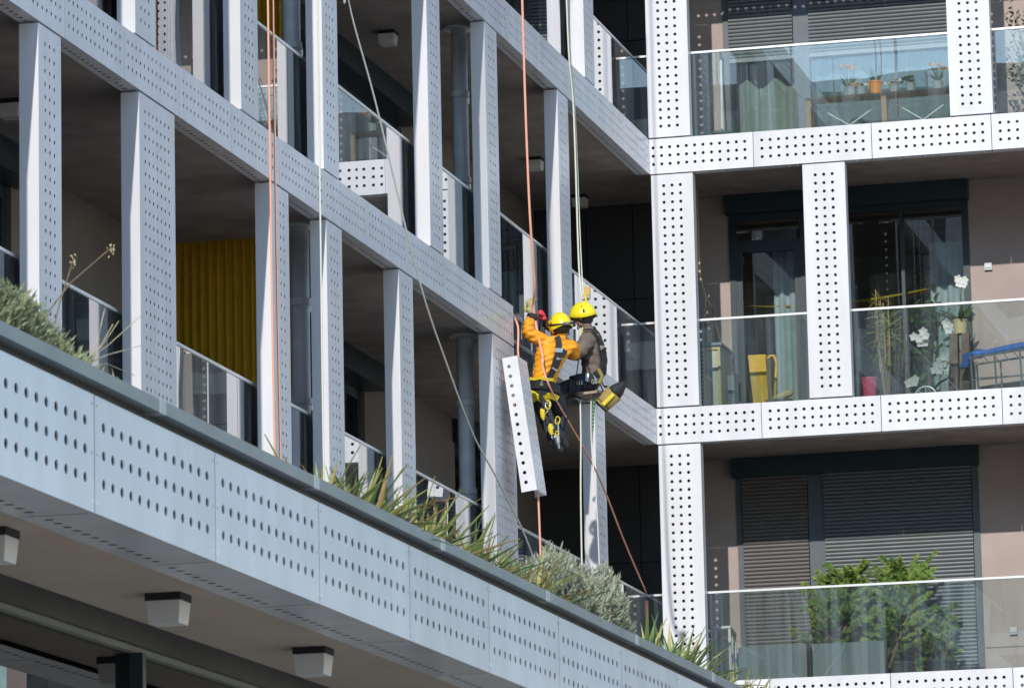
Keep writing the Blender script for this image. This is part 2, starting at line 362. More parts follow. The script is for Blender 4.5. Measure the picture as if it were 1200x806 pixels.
for li in (0, 1, 2):
    z = LEV[li]+BH+.018
    for x in colsR[li]:
        c = obj('column', M_C5R, RW, TM(x, -.002, z))
        box('steel_post', x+.10, x+.29, .09, .13, z-.1, z+CH+.1, POST, c)
    zb, zt = LEV[li]+BH-.03, LEV[li]+BH+1.045
    x = -.21
    while x < XEND-.2:
        x2 = x+(1.86 if x > 0 else 1.3)
        box('glass_pane', x, x2-.008, .212, .226, zb, zt, GBAL, RW); x = x2
    box('handrail', -.202, XEND, .202, .236, zt, zt+.025, RAIL, RW)
    # back wall: window units repeat every six metres
    z0, z1 = LEV[li]+.36, LEV[li+1]+.05
    xs = .06
    for ui, ux in enumerate((0, 6.0, 12.0)):
        # wall boards with a horizontal joint as on the photographed wall
        box('back_wall', xs, ux+.57, 1.85, 2.1, z0, z1, TAUPE, RW)
        xs = ux+3.49
        box('shutter_box', ux+.55, ux+3.51, 1.70, 1.95, z1-.235, z1-.003, TEAL, RW)
        zf = z1-.235
        w = MB()
        for a, b in ((.571, .64), (1.44, 1.63), (3.41, 3.489)): w.box(ux+a, ux+b, 1.83, 1.93, z0, zf)
        w.box(ux+.64, ux+1.44, 1.84, 1.92, z0, z0+.09); w.box(ux+1.63, ux+3.41, 1.84, 1.92, z0, z0+.09)
        w.box(ux+.64, ux+1.44, 1.84, 1.92, zf-.07, zf); w.box(ux+1.63, ux+3.41, 1.84, 1.92, zf-.07, zf)
        if li == 1:
            w.box(ux+.64, ux+1.44, 1.84, 1.92, zf-.46, zf-.32)
            w.box(ux+.64, ux+.72, 1.845, 1.915, z0+.09, zf-.46); w.box(ux+1.36, ux+1.44, 1.845, 1.915, z0+.09, zf-.46)
            w.box(ux+2.66, ux+2.70, 1.845, 1.915, z0+.09, zf-.07)
        f = w.build('window', TEAL if li == 1 else FRAME, RW)
        for a, b in ((.64, 1.44), (1.63, 3.41)): box('pane', ux+a+.002, ux+b-.002, 1.878, 1.888, z0+.08, zf-.06, GWIN, f)
        # roller shutter slats
        zs = {0: z0+.02, 1: None, 2: LEV[2]+1.70}[li]
        if zs:
            for a, b, sm in ((.645, 1.436, SLATB if li == 0 else SLAT), (1.634, 3.406, SLAT)):
                s = MB(); zz = zs+.05; pitch = .046; s.box(ux+a, ux+b, 1.80, 1.815, zs, zs+.05)
                while zz < zf-.01:
                    pr = [(1.812, 0), (1.799, .010), (1.795, .022), (1.799, .034), (1.814, .043)]
                    V = [(x_, y_, zz+dz) for x_ in (ux+a, ux+b) for y_, dz in pr]
                    s.add(V, [(i, i+1, i+6, i+5) for i in range(4)]); zz += pitch
                s.build('shutter', sm, RW, kind='stuff')
    box('back_wall', xs, XEND, 1.85, 2.1, z0, z1, TAUPE, RW)
    box('inner_wall', 0, XEND, 6.2, 6.4, z0, z1, mat('room_wall', (.60, .59, .56), .9), RW)
    box('party_wall', 4.4, 4.6, 2.1, 6.2, z0, z1, MATS['room_wall'], RW)
# fine horizontal joint and wall sockets
for zz in (-2.36, .86): box('wall_joint', 3.492, 6.56, 1.846, 1.852, zz, zz+.012, mat('joint_grey', (.12, .11, .1)), RW)
for x, z in ((3.71, 2.20), (3.84, -2.17)):
    s = MB().box(x-.045, x+.045, 1.815, 1.85, z-.045, z+.045); w_ = s.build('wall_socket', STEEL, RW); box('cover', x-.038, x+.038, 1.808, 1.816, z-.02, z+.04, POST, w_)
box('side_wall', -.06, .04, 2.01, 6.4, -FH, LEV[3], MATS['room_wall'], RW)
box('roof_deck', -.1, XEND, .2, 9, LEV[3]+.36, LEV[3]+.5, SLAB, RW)
box('ground_storey', .05, XEND, 1.2, 9, -10, -FH+.04, TAUPED, RW)
box('end_wall', XEND+.01, XEND+.3, .2, 9, -10, LEV[3]+.5, TAUPE, RW)
# an electric cable and rainwater chain hanging by the door are separate things below

# ================================================================== terrace wing in front
TW = thing('terrace_building', 'low front building with wide perforated white fascia, planted roof edge and soffit lamps', 'building', (3, -34, -10))
FX, FZ, FHt = 6.096, -6.187, .414
M_F = band_mesh('fascia_panel', PW-.010, FHt, us13, .285, n=16, soff_d=.205, sus=[.1+.1*i-.004 for i in range(13)])
for k in range(-4, 16): obj('fascia_panel', M_F, TW, TM(FX, -38.297+PW*k+.005, FZ, ROTL))
Y0, Y1 = -38.297-PW*4, -38.297+PW*16
box('cavity_board', 5.80, 5.808, Y0, Y1, FZ+.03, -5.74, CHAR, TW)
box('cavity_board', 5.815, 6.05, Y0, Y1, FZ+.02, FZ+.03, GAP, TW)  # black board added above the soffit strip so its holes read dark
box('gap_shade_strip', 5.78, 6.062, Y0, Y1, -5.772, -5.735, GAP, TW)  # dark strip under the coping, its shadow painted in by colour
y = -43.6
while y < Y1:
    box('coping', 5.80, 6.122, y+.002, min(y+1.996, Y1), -5.735, -5.687, COPE, TW)
    box('coping_joint', 5.805, 6.124, y-.035, y+.035, -5.737, -5.6855, COPEJ, TW); y += 1.998
box('soffit', 5.19, 5.806, Y0, Y1, -6.166, -6.10, mat('soffit_render', (.52, .425, .355), .9, var=.06, scale=2.5, bump=.2), TW)
box('terrace_slab', -.25, 5.79, Y0, Y1, -6.09, -5.93, SLAB, TW)
box('planter_soil', 5.1, 5.79, Y0+.2, Y1-.2, -5.92, -5.715, SOIL, TW)
box('planter_wall', 5.02, 5.098, Y0+.2, Y1-.2, -5.929, -5.69, COPE, TW)
box('head_beam', 5.0, 5.188, Y0, Y1, -6.265, -6.10, mat('dark_beam', (.03, .033, .03), .5, var=.2), TW)
box('glazing_bead', 5.12, 5.165, Y0, Y1, -6.29, -6.266, mat('olive_bead', (.20, .21, .17), .6), TW)
for i in range(-4, 8):
    ym = -35.0+2.42*i
    m_ = box('mullion', 5.131, 5.19, ym-.022, ym+.022, -10, -6.29, TEAL, TW)
    box('glass_pane', 5.118, 5.13, ym+.002, ym+2.418, -9.95, -6.291, GDARK, TW)
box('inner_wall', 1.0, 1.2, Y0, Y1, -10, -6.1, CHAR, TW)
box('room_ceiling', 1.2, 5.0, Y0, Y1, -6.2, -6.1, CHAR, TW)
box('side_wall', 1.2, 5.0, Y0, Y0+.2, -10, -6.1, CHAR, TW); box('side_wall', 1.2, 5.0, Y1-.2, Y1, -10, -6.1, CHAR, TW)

# ------------------------------------------------------------------ lamps
def cubelamp(x, y, z, s, label, group):
    t = thing('ceiling_lamp', label, 'lamp', (x, y, z), group)
    MB().box(x-s*.52, x+s*.52, y-s*.52, y+s*.52, z-s*.22, z).build('lamp_base', BLACK, t)
    mb = MB(); a = s*.5; b = s*.44; zt, zb = z-s*.22, z-s*.85
    mb.add([(x-a, y-a, zt), (x+a, y-a, zt), (x+a, y+a, zt), (x-a, y+a, zt), (x-b, y-b, zb), (x+b, y-b, zb), (x+b, y+b, zb), (x-b, y+b, zb)],
           [(4, 5, 6, 7), (0, 1, 5, 4), (1, 2, 6, 5), (2, 3, 7, 6), (3, 0, 4, 7)])
    mb.build('lamp_shade', LAMP, t)
for (y, lb) in ((-37.9, 'white cube soffit lamp cut by the left edge under the front fascia'), (-35.88, 'white cube lamp on black base under the front fascia, middle of the soffit row'), (-33.82, 'white cube lamp on black base under the front fascia, rightmost of the soffit row'), (-31.76, 'white cube soffit lamp at the bottom edge of the picture')):
    cubelamp(5.58, y, -6.166, .142, lb, 'soffit lamps under the front fascia')
for (x, y, z, lb) in ((-1.12, -7.57, FH+.05, 'small white lamp on the upper left balcony ceiling beside the drain pipe'), (-1.12, -1.1, FH+.05, 'small white lamp on the dark upper balcony ceiling above the workers'), (-1.11, 1.15, FH+.05, 'small dim lamp on the balcony ceiling nearest the inner corner'), (-1.14, -18.96, .05, 'pale lamp on the dark balcony ceiling at the left edge')):
    cubelamp(x, y, z, .17, lb, 'balcony ceiling lamps')

# ------------------------------------------------------------------ curtains
def curtain(name, label, pts, z0, z1, m, amp=.045, wl=.13, top=None):
    mb = MB(); a, b = Vector((*pts[0], 0)), Vector((*pts[1], 0)); d = (b-a); Ln = d.length; d.normalize(); nr = Vector((-d.y, d.x, 0)); n = int(Ln/wl*8)
    V = []
    for i in range(n+1):
        s = Ln*i/n; o = amp*math.sin(2*math.pi*s/wl+.6*math.sin(s*5)); p = a+d*s+nr*o
        zt = z1 if not top else z1+top*math.sin(2*math.pi*s/(wl*2.1))
        V += [(p.x, p.y, z0), (p.x, p.y, zt)]
    mb.add(V, [(2*i, 2*i+2, 2*i+3, 2*i+1) for i in range(n)])
    o = mb.mesh(name, m, True); o = obj(name, o); return tag(o, label, 'curtain', None)
curtain('curtain', 'large mustard yellow pleated curtain across the left balcony', ((-1.80, -13.06), (-.45, -13.06)), -2.84, .045, YCURT, .024, .078)
curtain('curtain', 'narrow yellow curtain behind the glass in the upper left bay', ((-1.5, -13.0), (-.52, -13.0)), .38, 3.25, YCURT, .03, .105)
curtain('curtain', 'white drape behind the tall window in the upper left bay', ((-.30, -17.0), (-.28, -16.66)), .38, 3.24, WCURT, .015, .2)
curtain('curtain', 'blue grey pleated sheet standing in for the reflection in the tall upper left window', ((-.55, -19.2), (-.52, -17.0)), 1.35, 3.24, BCURT, .02, .16)  # added in place of the blue reflection on this pane
curtain('curtain', 'white drape beside the top left window next to the rope', ((-.32, -4.02), (-.30, -3.45)), FH+.38, 2*FH+.04, WCURT, .02, .3)
curtain('curtain', 'dark teal blind behind the top window above the workers', ((-.6, -8.4), (-.6, -4.1)), FH+.38, 2*FH+.04, mat('teal_blind', (.03, .06, .07), .8), .02, .18)
curtain('curtain', 'cream curtain with wavy top edge behind the upper right balcony window', ((.72, 2.02), (1.42, 2.02)), LEV[2]+.38, LEV[2]+1.46, WCURT, .03, .17, .06)
curtain('curtain', 'pale sheer curtain behind the wide upper right window', ((1.66, 2.1), (3.4, 2.1)), LEV[2]+.38, LEV[2]+2.7, mat('sheer', (.50, .53, .54), .9, trans=.5), .03, .3)
curtain('curtain', 'grey blue curtain gathered behind the glass door of the middle balcony', ((1.05, 2.12), (1.42, 2.12)), LEV[1]+.38, LEV[1]+2.7, BCURT, .03, .14)
curtain('curtain', 'grey blue curtain bunched at the right of the middle window', ((2.95, 2.2), (3.4, 2.15)), LEV[1]+.38, LEV[1]+2.6, BCURT, .04, .15)
curtain('curtain', 'grey blue curtain bunched at the left of the middle window', ((1.64, 2.15), (1.95, 2.2)), LEV[1]+.38, LEV[1]+2.6, BCURT, .04, .15)
tc_ = box('reflection_block', -.85, -.5, -18.9, -17.05, .36, 1.28, TERRA); tag(tc_, 'terracotta red block standing in for a reflection low in the tall upper left window', 'reflection_block')  # block added for the orange roof mirrored in the pane
#APPEND
# ================================================================== things on the balconies
rnd = random.Random(7)
LEAF = mat('leaf_green', (.075, .13, .035), .55, var=.35, scale=9, trans=.25)
LEAFD = mat('conifer_green', (.26, .38, .065), .6, col2=(.08, .16, .03), scale=7, trans=.25)
STEMM = mat('stem_brown', (.19, .13, .07), .8, var=.25)
PETAL = mat('white_petal', (.82, .82, .80), .6, var=.03, trans=.3)
YPET = mat('yellow_petal', (.80, .45, .03), .6, var=.1, trans=.3)
ORANGE_POT = mat('orange_pot', (.78, .28, .03), .5, var=.05)
PINK = mat('pink_plastic', (.80, .10, .22), .45, var=.05)
GREYB = mat('grey_planter', (.20, .225, .24), .6, var=.08, scale=3)
SAND = mat('sand_pot', (.58, .47, .26), .7, var=.08)
BLUE = mat('blue_cloth', (.02, .11, .42), .7, var=.15)
F0, F1, F2 = LEV[0]+.36, LEV[1]+.36, LEV[2]+.36

def leaf_quad(mb, p, d, L, w, bend=.2, nrm=None, seg=2):
    p = Vector(p); d = Vector(d).normalized(); s = d.cross(Vector(nrm or (rnd.uniform(-1, 1), rnd.uniform(-1, 1), rnd.uniform(-1, 1))))
    if s.length < 1e-3: s = d.orthogonal()
    s.normalize(); u_ = s.cross(d); V = []; F = []
    for i in range(seg+1):
        t = i/seg; c = p+d*L*t-u_*bend*L*t*t; ww = w*(math.sin(math.pi*(.12+.88*t)))*.5 if i < seg else w*.04
        V += [c-s*ww, c+s*ww]
    for i in range(seg): F.append((2*i, 2*i+1, 2*i+3, 2*i+2))
    mb.add(V, F)
def pot(mb, c, r0, r1, h, n=14): mb.lathe([(0, 0), (r0, 0), (r1, h), (r1*1.06, h), (r1*1.06, h*.9), (r1*.9, h*.9), (0, h*.88)], c, n)

# --- upper right balcony
t = thing('bucket', 'grey plastic bucket on the upper right balcony floor beside the mop', 'bucket', (.57, 1.55, F2))
MB().lathe([(0, 0), (.15, 0), (.19, .40), (.205, .40), (.205, .37), (.18, .36), (.15, .1), (0, .1)], (.57, 1.5, F2), 20).build('bucket_body', mat('grey_bucket', (.10, .13, .16), .4), t)
MB().tube([(.57-.2*math.cos(a), 1.5-.1*math.sin(a)*.3-.02, F2+.39-.10*math.sin(a)) for a in [math.pi*i/10 for i in range(11)]], .008, 6).build('bucket_handle', STEEL, t)
t = thing('mop', 'white mop handle leaning on the wall above the grey bucket', 'mop', (.6, 1.5, F2))
MB().tube([(.60, 1.45, F2+.3), (.56, 1.72, F2+1.42)], .014, 8).build('mop_handle', mat('white_plastic', (.75, .76, .76), .5), t)
m_ = MB()
for i in range(26):
    a = rnd.uniform(0, 6.28); m_.tube([(.60, 1.45, F2+.32), (.60+.05*math.cos(a), 1.45+.05*math.sin(a), F2+.22), (.60+.08*math.cos(a), 1.45+.08*math.sin(a), F2+.12)], .008, 4)
m_.build('mop_head', SAND, t)
MB().tube([(.562, 1.706, F2+1.36), (.558, 1.734, F2+1.48)], .02, 8).build('grip', BLACK, t)
t = thing('wooden_bench', 'long pale wooden shelf with crossed wire braces on the upper right balcony', 'shelf', (2.6, 1.2, F2))
zt = 4.245
MB().box(1.70, 3.52, 1.08, 1.32, zt-.03, zt).build('shelf_top', WOOD, t)
for x in (1.70, 2.61, 3.48):
    MB().box(x, x+.06, 1.085, 1.13, F2, zt-.03).build('leg', WOOD, t); MB().box(x, x+.06, 1.27, 1.315, F2, zt-.03).build('leg', WOOD, t)
for x0, x1 in ((1.76, 2.61), (2.67, 3.48)):
    for za, zb in ((zt-.05, F2+.08), (F2+.08, zt-.05)): MB().bar((x0, 1.30, za), (x1, 1.30, zb), .012).build('brace', RAIL, t)
t = thing('potted_plant', 'bright orange flower pot with spiky green leaves on the wooden shelf', 'plant', (2.53, 1.2, zt))
p_ = MB(); pot(p_, (2.53, 1.2, zt), .06, .085, .165); p_.build('pot', ORANGE_POT, t)
m_ = MB()
for i in range(26):
    a = rnd.uniform(0, 6.28); leaf_quad(m_, (2.53+.03*math.cos(a), 1.2+.03*math.sin(a), zt+.14), (math.cos(a)*.5, math.sin(a)*.5, 1.2), rnd.uniform(.16, .27), .022, .15, seg=3)
m_.build('foliage', LEAF, t, kind='stuff')
def flower(x, y, z, h, label, n=5, pc=YPET, potm=None):
    t = thing('potted_plant', label, 'plant', (x, y, z))
    p_ = MB(); pot(p_, (x, y, z), .045, .06, .11); p_.build('pot', potm or mat('glass_jar', (.30, .36, .36), .15), t)
    m_ = MB(); f_ = MB()
    for i in range(n):
        a = rnd.uniform(0, 6.28); tp = (x+rnd.uniform(-.08, .08), y+rnd.uniform(-.06, .06), z+h*rnd.uniform(.8, 1.05))
        m_.tube([(x, y, z+.08), ((x+tp[0])/2+.01, (y+tp[1])/2, z+h*.55), tp], .004, 5)
        for k in range(7):
            b = 2*math.pi*k/7; leaf_quad(f_, tp, (math.cos(b), math.sin(b)*.6, .35), .055, .045, .1)
        for k in range(5): leaf_quad(m_, (x, y, z+.1), (rnd.uniform(-1, 1), rnd.uniform(-1, 1), 1), h*.5, .022, .3)
    m_.build('foliage', LEAF, t); f_.build('blossom', pc, t)
flower(2.20, 1.22, zt, .36, 'tall yellow flower in a jar left of the orange pot')
flower(2.24, 1.16, zt, .14, 'low yellow flower in a jar left of the orange pot', 4)
flower(3.28, 1.2, zt, .30, 'yellow orange flower at the right end of the wooden shelf')
flower(2.36, 1.18, zt, .12, 'tiny white and pink figurine flowers beside the orange pot', 4, PETAL)
flower(2.75, 1.2, zt, .15, 'small white flower in a glass right of the orange pot', 4, PETAL)
flower(2.95, 1.2, zt, .18, 'green leafy jar in the middle right of the wooden shelf', 3, LEAF)
t = thing('balcony_shrub', 'leafy shrub at the right edge of the upper balcony', 'shrub', (4.5, 1.2, F2))
p_ = MB(); pot(p_, (4.5, 1.2, F2), .16, .22, .35); p_.build('pot', GREYB, t)
m_ = MB(); b_ = MB()
for i in range(22):
    a = rnd.uniform(0, 6.28); hh = rnd.uniform(.7, 1.75); e = Vector((4.5+rnd.uniform(-.5, .45), 1.2+rnd.uniform(-.35, .35), F2+hh))
    b_.tube([(4.5, 1.2, F2+.3), ((4.5+e.x)/2, (1.2+e.y)/2, F2+hh*.6), e], [.012, .008, .003], 5)
    for k in range(26):
        q = e.lerp(Vector((4.5, 1.2, F2+.3)), rnd.random()*.6)+Vector((rnd.uniform(-.06, .06), rnd.uniform(-.06, .06), rnd.uniform(-.06, .06)))
        leaf_quad(m_, q, (rnd.uniform(-1, 1), rnd.uniform(-1, 1), rnd.uniform(-.4, .8)), rnd.uniform(.05, .09), .035, .2)
m_.build('crown', LEAF, t, kind='stuff'); b_.build('trunk', STEMM, t)

# --- middle right balcony
t = thing('air_conditioner', 'beige outdoor unit with louvred side beside the corner column', 'air conditioner', (.42, 1.3, F1))
MB().box(.22, .58, 1.05, 1.75, F1+.05, F1+.95).build('casing', mat('beige_metal', (.55, .54, .45), .5, var=.06), t)
for i in range(16): MB().box(.215, .36, 1.036, 1.05, F1+.12+i*.05, F1+.142+i*.05).build('louvre', FRAME, t)
m_ = MB().box(.38, .41, 1.03, 1.05, F1+.08, F1+.93).box(.55, .58, 1.03, 1.05, F1+.08, F1+.93).box(.41, .55, 1.03, 1.05, F1+.90, F1+.93).box(.41, .55, 1.03, 1.05, F1+.08, F1+.11); m_.build('front_frame', SAND, t)
MB().box(.20, .60, 1.02, 1.77, F1+.951, F1+.985).build('lid', mat('blue_grey_lid', (.20, .26, .34), .5), t)
t = thing('small_appliance', 'small dark and silver object on top of the beige outdoor unit', 'box', (.33, 1.3, F1+.985))
MB().box(.25, .40, 1.2, 1.45, F1+.985, F1+1.2).build('body', STEEL, t); MB().lathe([(0, 0), (.05, 0), (.06, .07), (.0, .09)], (.33, 1.3, F1+1.2), 10).build('cap', BLACK, t)
t = thing('yellow_container', 'tall yellow plastic bin with looped handle on the middle balcony', 'bin', (1.05, 1.3, F1))
m_ = MB(); z0, z1 = F1, F1+.83
m_.add([(.95, 1.2, z0), (1.12, 1.2, z0), (1.12, 1.42, z0), (.95, 1.42, z0), (.89, 1.16, z1), (1.10, 1.16, z1), (1.10, 1.46, z1), (.89, 1.46, z1), (.92, 1.19, z1), (1.07, 1.19, z1), (1.07, 1.43, z1), (.92, 1.43, z1), (.93, 1.21, z1-.4), (1.07, 1.21, z1-.4), (1.07, 1.41, z1-.4), (.93, 1.41, z1-.4)],
       [(0, 3, 2, 1), (0, 1, 5, 4), (1, 2, 6, 5), (2, 3, 7, 6), (3, 0, 4, 7), (4, 5, 9, 8), (5, 6, 10, 9), (6, 7, 11, 10), (7, 4, 8, 11), (8, 9, 13, 12), (9, 10, 14, 13), (10, 11, 15, 14), (11, 8, 12, 15), (12, 13, 14, 15)])
m_.build('bin_body', YELLOW, t)
MB().tube([(1.08, 1.3, z1-.06), (1.13, 1.3, z1+.0), (1.18, 1.3, z1-.0), (1.205, 1.3, z1-.08), (1.19, 1.3, z1-.3), (1.17, 1.3, z1-.55), (1.17, 1.3, z0+.06), (1.11, 1.3, z0+.03)], .018, 8).build('handle', YELLOW, t, smooth=True)
t = thing('wooden_log', 'short pale wooden log on the floor right of the yellow bin', 'log', (1.28, 1.25, F1))
MB().tube([(1.16, 1.25, F1+.30), (1.24, 1.25, F1+.32), (1.36, 1.25, F1+.36), (1.40, 1.25, F1+.37)], [.03, .045, .05, .03], 10).build('log_body', SAND, t, smooth=True)
t = thing('dark_crate', 'low dark crate carrying the pale wooden log', 'crate', (1.26, 1.25, F1))
for i in range(4): MB().box(1.10, 1.42, 1.10, 1.12, F1+.01+i*.068, F1+.065+i*.068).build('slat', mat('dark_crate', (.05, .06, .06), .7), t); MB().box(1.10, 1.42, 1.38, 1.40, F1+.01+i*.068, F1+.065+i*.068).build('slat', MATS['dark_crate'], t)
for x in (1.105, 1.385): MB().box(x, x+.03, 1.121, 1.379, F1, F1+.27).build('side', MATS['dark_crate'], t)
MB().box(1.136, 1.384, 1.125, 1.375, F1+.2, F1+.265).build('top', MATS['dark_crate'], t)
t = thing('dark_box', 'narrow dark box standing against the pink wall by the door', 'box', (.66, 1.6, F1))
MB().box(.57, .66, 1.45, 1.7, F1, F1+.66).build('body', FRAME, t); MB().box(.565, .665, 1.44, 1.71, F1+.66, F1+.69).build('lid', BLACK, t)
t = thing('hanging_cord', 'pale cord with frayed ends hanging from the middle balcony ceiling', 'cord', (.32, 1.2, LEV[2]+.05))
c_ = [(.30, 1.3, LEV[2]+.05), (.30, 1.3, 2.6), (.31, 1.3, 2.2), (.36, 1.3, 1.98), (.44, 1.3, 1.82)]
MB().tube(c_, .011, 6).build('cord_strand', SAND, t); MB().tube([(.28, 1.3, LEV[2]+.05), (.285, 1.3, 2.3), (.37, 1.3, 1.95), (.34, 1.3, 1.55)], .011, 6).build('cord_strand', SAND, t)
MB().tube([(.44, 1.3, 1.83), (.50, 1.3, 1.55), (.58, 1.3, 1.25)], .008, 6).build('cord_strand', STEMM, t)
def tallplant(x, y, z, h, label, n=9):
    t = thing('potted_plant', label, 'plant', (x, y, z)); p_ = MB(); pot(p_, (x, y, z), .10, .13, .22); p_.build('pot', GREYB, t)
    s_ = MB(); m_ = MB()
    for i in range(n):
        dx, dy = rnd.uniform(-.16, .16), rnd.uniform(-.1, .1); hh = h*rnd.uniform(.75, 1.05); pts = [(x+dx*.3, y+dy*.3, z+.2), (x+dx*.8, y+dy, z+hh*.5), (x+dx*rnd.uniform(.6, 1.6), y+dy, z+hh)]
        s_.tube(pts, [.011, .009, .005], 6)
        for k in range(9):
            q = Vector(pts[2]).lerp(Vector(pts[1]), rnd.random()*.8); leaf_quad(m_, q, (rnd.uniform(-1, 1), rnd.uniform(-.6, .6), rnd.uniform(-.9, .7)), rnd.uniform(.12, .24), .018, .35, seg=3)
    s_.build('stem', mat('dry_cane', (.30, .23, .11), .8, var=.25), t); m_.build('foliage', mat('olive_leaf', (.17, .19, .05), .6, var=.3, trans=.25), t, kind='stuff')
tallplant(2.55, 1.25, F1, 1.5, 'tall bamboo like plant with thin bare canes in front of the middle window', 11)
t = thing('pink_pot', 'bright pink plastic pot on the middle balcony floor', 'pot', (2.34, 1.0, F1)); p_ = MB(); pot(p_, (2.36, 1.0, F1+.2), .08, .10, .24); p_.build('pot_body', PINK, t); MB().lathe([(0, 0), (.15, 0), (.13, .2), (0, .2)], (2.36, 1.0, F1), 14).build('stand', BLACK, t)
t = thing('rubbish_bag', 'crumpled pale grey bag left of the pink pot', 'bag', (2.08, 1.1, F1))
bm = bmesh.new(); bmesh.ops.create_icosphere(bm, subdivisions=3, radius=1)
for v in bm.verts:
    k = 1+rnd.uniform(-.13, .13); v.co = Vector((v.co.x*.19*k, v.co.y*.15*k, max(0, v.co.z*.5*k*.6+.25)))
me = bpy.data.meshes.new('bag_body'); bm.to_mesh(me); me.materials.append(mat('grey_bag', (.36, .42, .44), .45, var=.15)); obj('bag_body', me, t, TM(2.08, 1.1, F1))
MB().lathe([(.02, 0), (.035, .06), (.06, .11)], (2.08, 1.1, F1+.5), 8).build('knot', MATS['grey_bag'], t)
def orchid(x, y, z, h, label, nf, spread=.12, lean=0):
    t = thing('orchid', label, 'orchid', (x, y, z)); p_ = MB(); pot(p_, (x, y, z), .05, .065, .13); p_.build('pot', mat('clear_pot', (.4, .42, .42), .3), t)
    s_ = MB(); f_ = MB(); l_ = MB()
    tip = Vector((x+lean, y, z+h)); s_.tube([(x, y, z+.1), (x+lean*.2, y, z+h*.6), tip], [.006, .005, .003], 5)
    for i in range(nf):
        q = tip+Vector((rnd.uniform(-1, 1)*spread, rnd.uniform(-.5, .5)*spread, -rnd.uniform(0, 1.6)*spread))
        for k in range(5):
            b = 2*math.pi*k/5+.3; leaf_quad(f_, q, (math.cos(b), -.35, math.sin(b)), .062, .062, .0, nrm=(0, -1, 0))
    for k in range(5):
        b = 6.28*k/5; leaf_quad(l_, (x, y, z+.12), (math.cos(b), math.sin(b), .5), .2, .06, .5, seg=3)
    s_.build('stem', STEMM, t); f_.build('blossom', PETAL, t); l_.build('foliage', LEAF, t)
orchid(3.08, 1.1, F1, .98, 'white orchid with its spray left of the wooden pedestal', 7, .09, -.12)
orchid(3.2, 1.0, F1, .64, 'full white orchid low in front of the wooden pedestal', 12, .12, .06)
orchid(2.86, .95, F1, .42, 'small white orchid flower near the glass by the window mullion', 5, .06, 0)
orchid(3.33, 1.35, F1, 1.12, 'small white orchid beside the sand coloured pot', 5, .07, -.06)
t = thing('pedestal', 'weathered wooden plank pedestal under the sand coloured pot', 'pedestal', (3.38, 1.3, F1))
for i in range(2): MB().add(*((lambda x0: ([(x0-.05, 1.22, F1), (x0+.08, 1.22, F1), (x0+.08, 1.40, F1), (x0-.05, 1.40, F1), (x0+.02, 1.24, F1+.95), (x0+.105, 1.24, F1+.95), (x0+.105, 1.38, F1+.95), (x0+.02, 1.38, F1+.95)], [(0, 3, 2, 1), (4, 5, 6, 7), (0, 1, 5, 4), (1, 2, 6, 5), (2, 3, 7, 6), (3, 0, 4, 7)]))(3.29+i*.135))).build('plank', DWOOD, t)
t = thing('potted_plant', 'leafy plant in a sand coloured pot on the wooden pedestal', 'plant', (3.42, 1.3, F1+.95))
p_ = MB(); pot(p_, (3.42, 1.31, F1+.951), .075, .085, .17); p_.build('pot', SAND, t); m_ = MB(); f_ = MB()
for i in range(22): a = rnd.uniform(0, 6.28); leaf_quad(m_, (3.42, 1.31, F1+1.1), (math.cos(a), math.sin(a), rnd.uniform(.3, 1.2)), rnd.uniform(.14, .25), .06, .35, seg=3)
m_.tube([(3.42, 1.31, F1+1.1), (3.44, 1.31, F1+1.4), (3.47, 1.3, F1+1.62)], .005, 5)
for i in range(5):
    q = (3.46+rnd.uniform(-.05, .05), 1.28, F1+1.55+rnd.uniform(-.08, .08))
    for k in range(5): b = 1.256*k; leaf_quad(f_, q, (math.cos(b), -.3, math.sin(b)), .055, .055, 0, nrm=(0, -1, 0))
m_.build('foliage', LEAF, t); f_.build('blossom', PETAL, t)
t = thing('drying_rack', 'grey metal drying rack at the right edge of the middle balcony', 'rack', (3.9, 1.2, F1))
for y in (.95, 1.45): MB().tube([(3.55, y, F1+.60), (4.7, y, F1+.70)], .013, 6).build('rail', STEEL, t)
for x in (3.58, 3.86, 4.16, 4.6): MB().tube([(x, .95, F1+.61+(x-3.55)*.087), (x+.02, .95, F1)], .012, 6).build('leg', STEEL, t); MB().tube([(x, 1.45, F1+.61+(x-3.55)*.087), (x+.02, 1.45, F1)], .012, 6).build('leg', STEEL, t)
for i in range(9): MB().tube([(3.6+i*.12, .95, F1+.606+i*.0104), (3.6+i*.12, 1.45, F1+.606+i*.0104)], .005, 5).build('wire', STEEL, t)
MB().tube([(3.58, .94, F1+.33), (4.66, .94, F1+.37)], .009, 6).build('stretcher', STEEL, t)
t = thing('blue_parasol', 'folded blue parasol lying on the drying rack', 'parasol', (3.9, 1.2, F1+.7))
MB().tube([(3.46, 1.2, F1+.66), (3.66, 1.2, F1+.68), (3.72, 1.2, F1+.69), (4.1, 1.2, F1+.735), (4.55, 1.2, F1+.79)], [.03, .055, .035, .05, .03], 10).build('canopy', BLUE, t, smooth=True)
MB().tube([(4.5, 1.2, F1+.785), (4.75, 1.2, F1+.81)], .014, 8).build('pole', RAIL, t)
cb = MB(); cb.add([(3.44, 1.0, F1+.50), (3.53, 1.0, F1+.50), (3.60, 1.0, F1+.66), (3.51, 1.0, F1+.66), (3.44, 1.1, F1+.5), (3.53, 1.1, F1+.5), (3.60, 1.1, F1+.66), (3.51, 1.1, F1+.66)], [(0, 1, 2, 3), (7, 6, 5, 4), (0, 4, 5, 1), (1, 5, 6, 2), (2, 6, 7, 3), (3, 7, 4, 0)])
tag(cb.build('blue_bundle', BLUE), 'small dark blue cloth bundle hanging at the left end of the drying rack', 'cloth')
t = thing('toy_scooter', 'small white wheel of a toy behind the balcony glass', 'toy', (3.06, .8, F1))
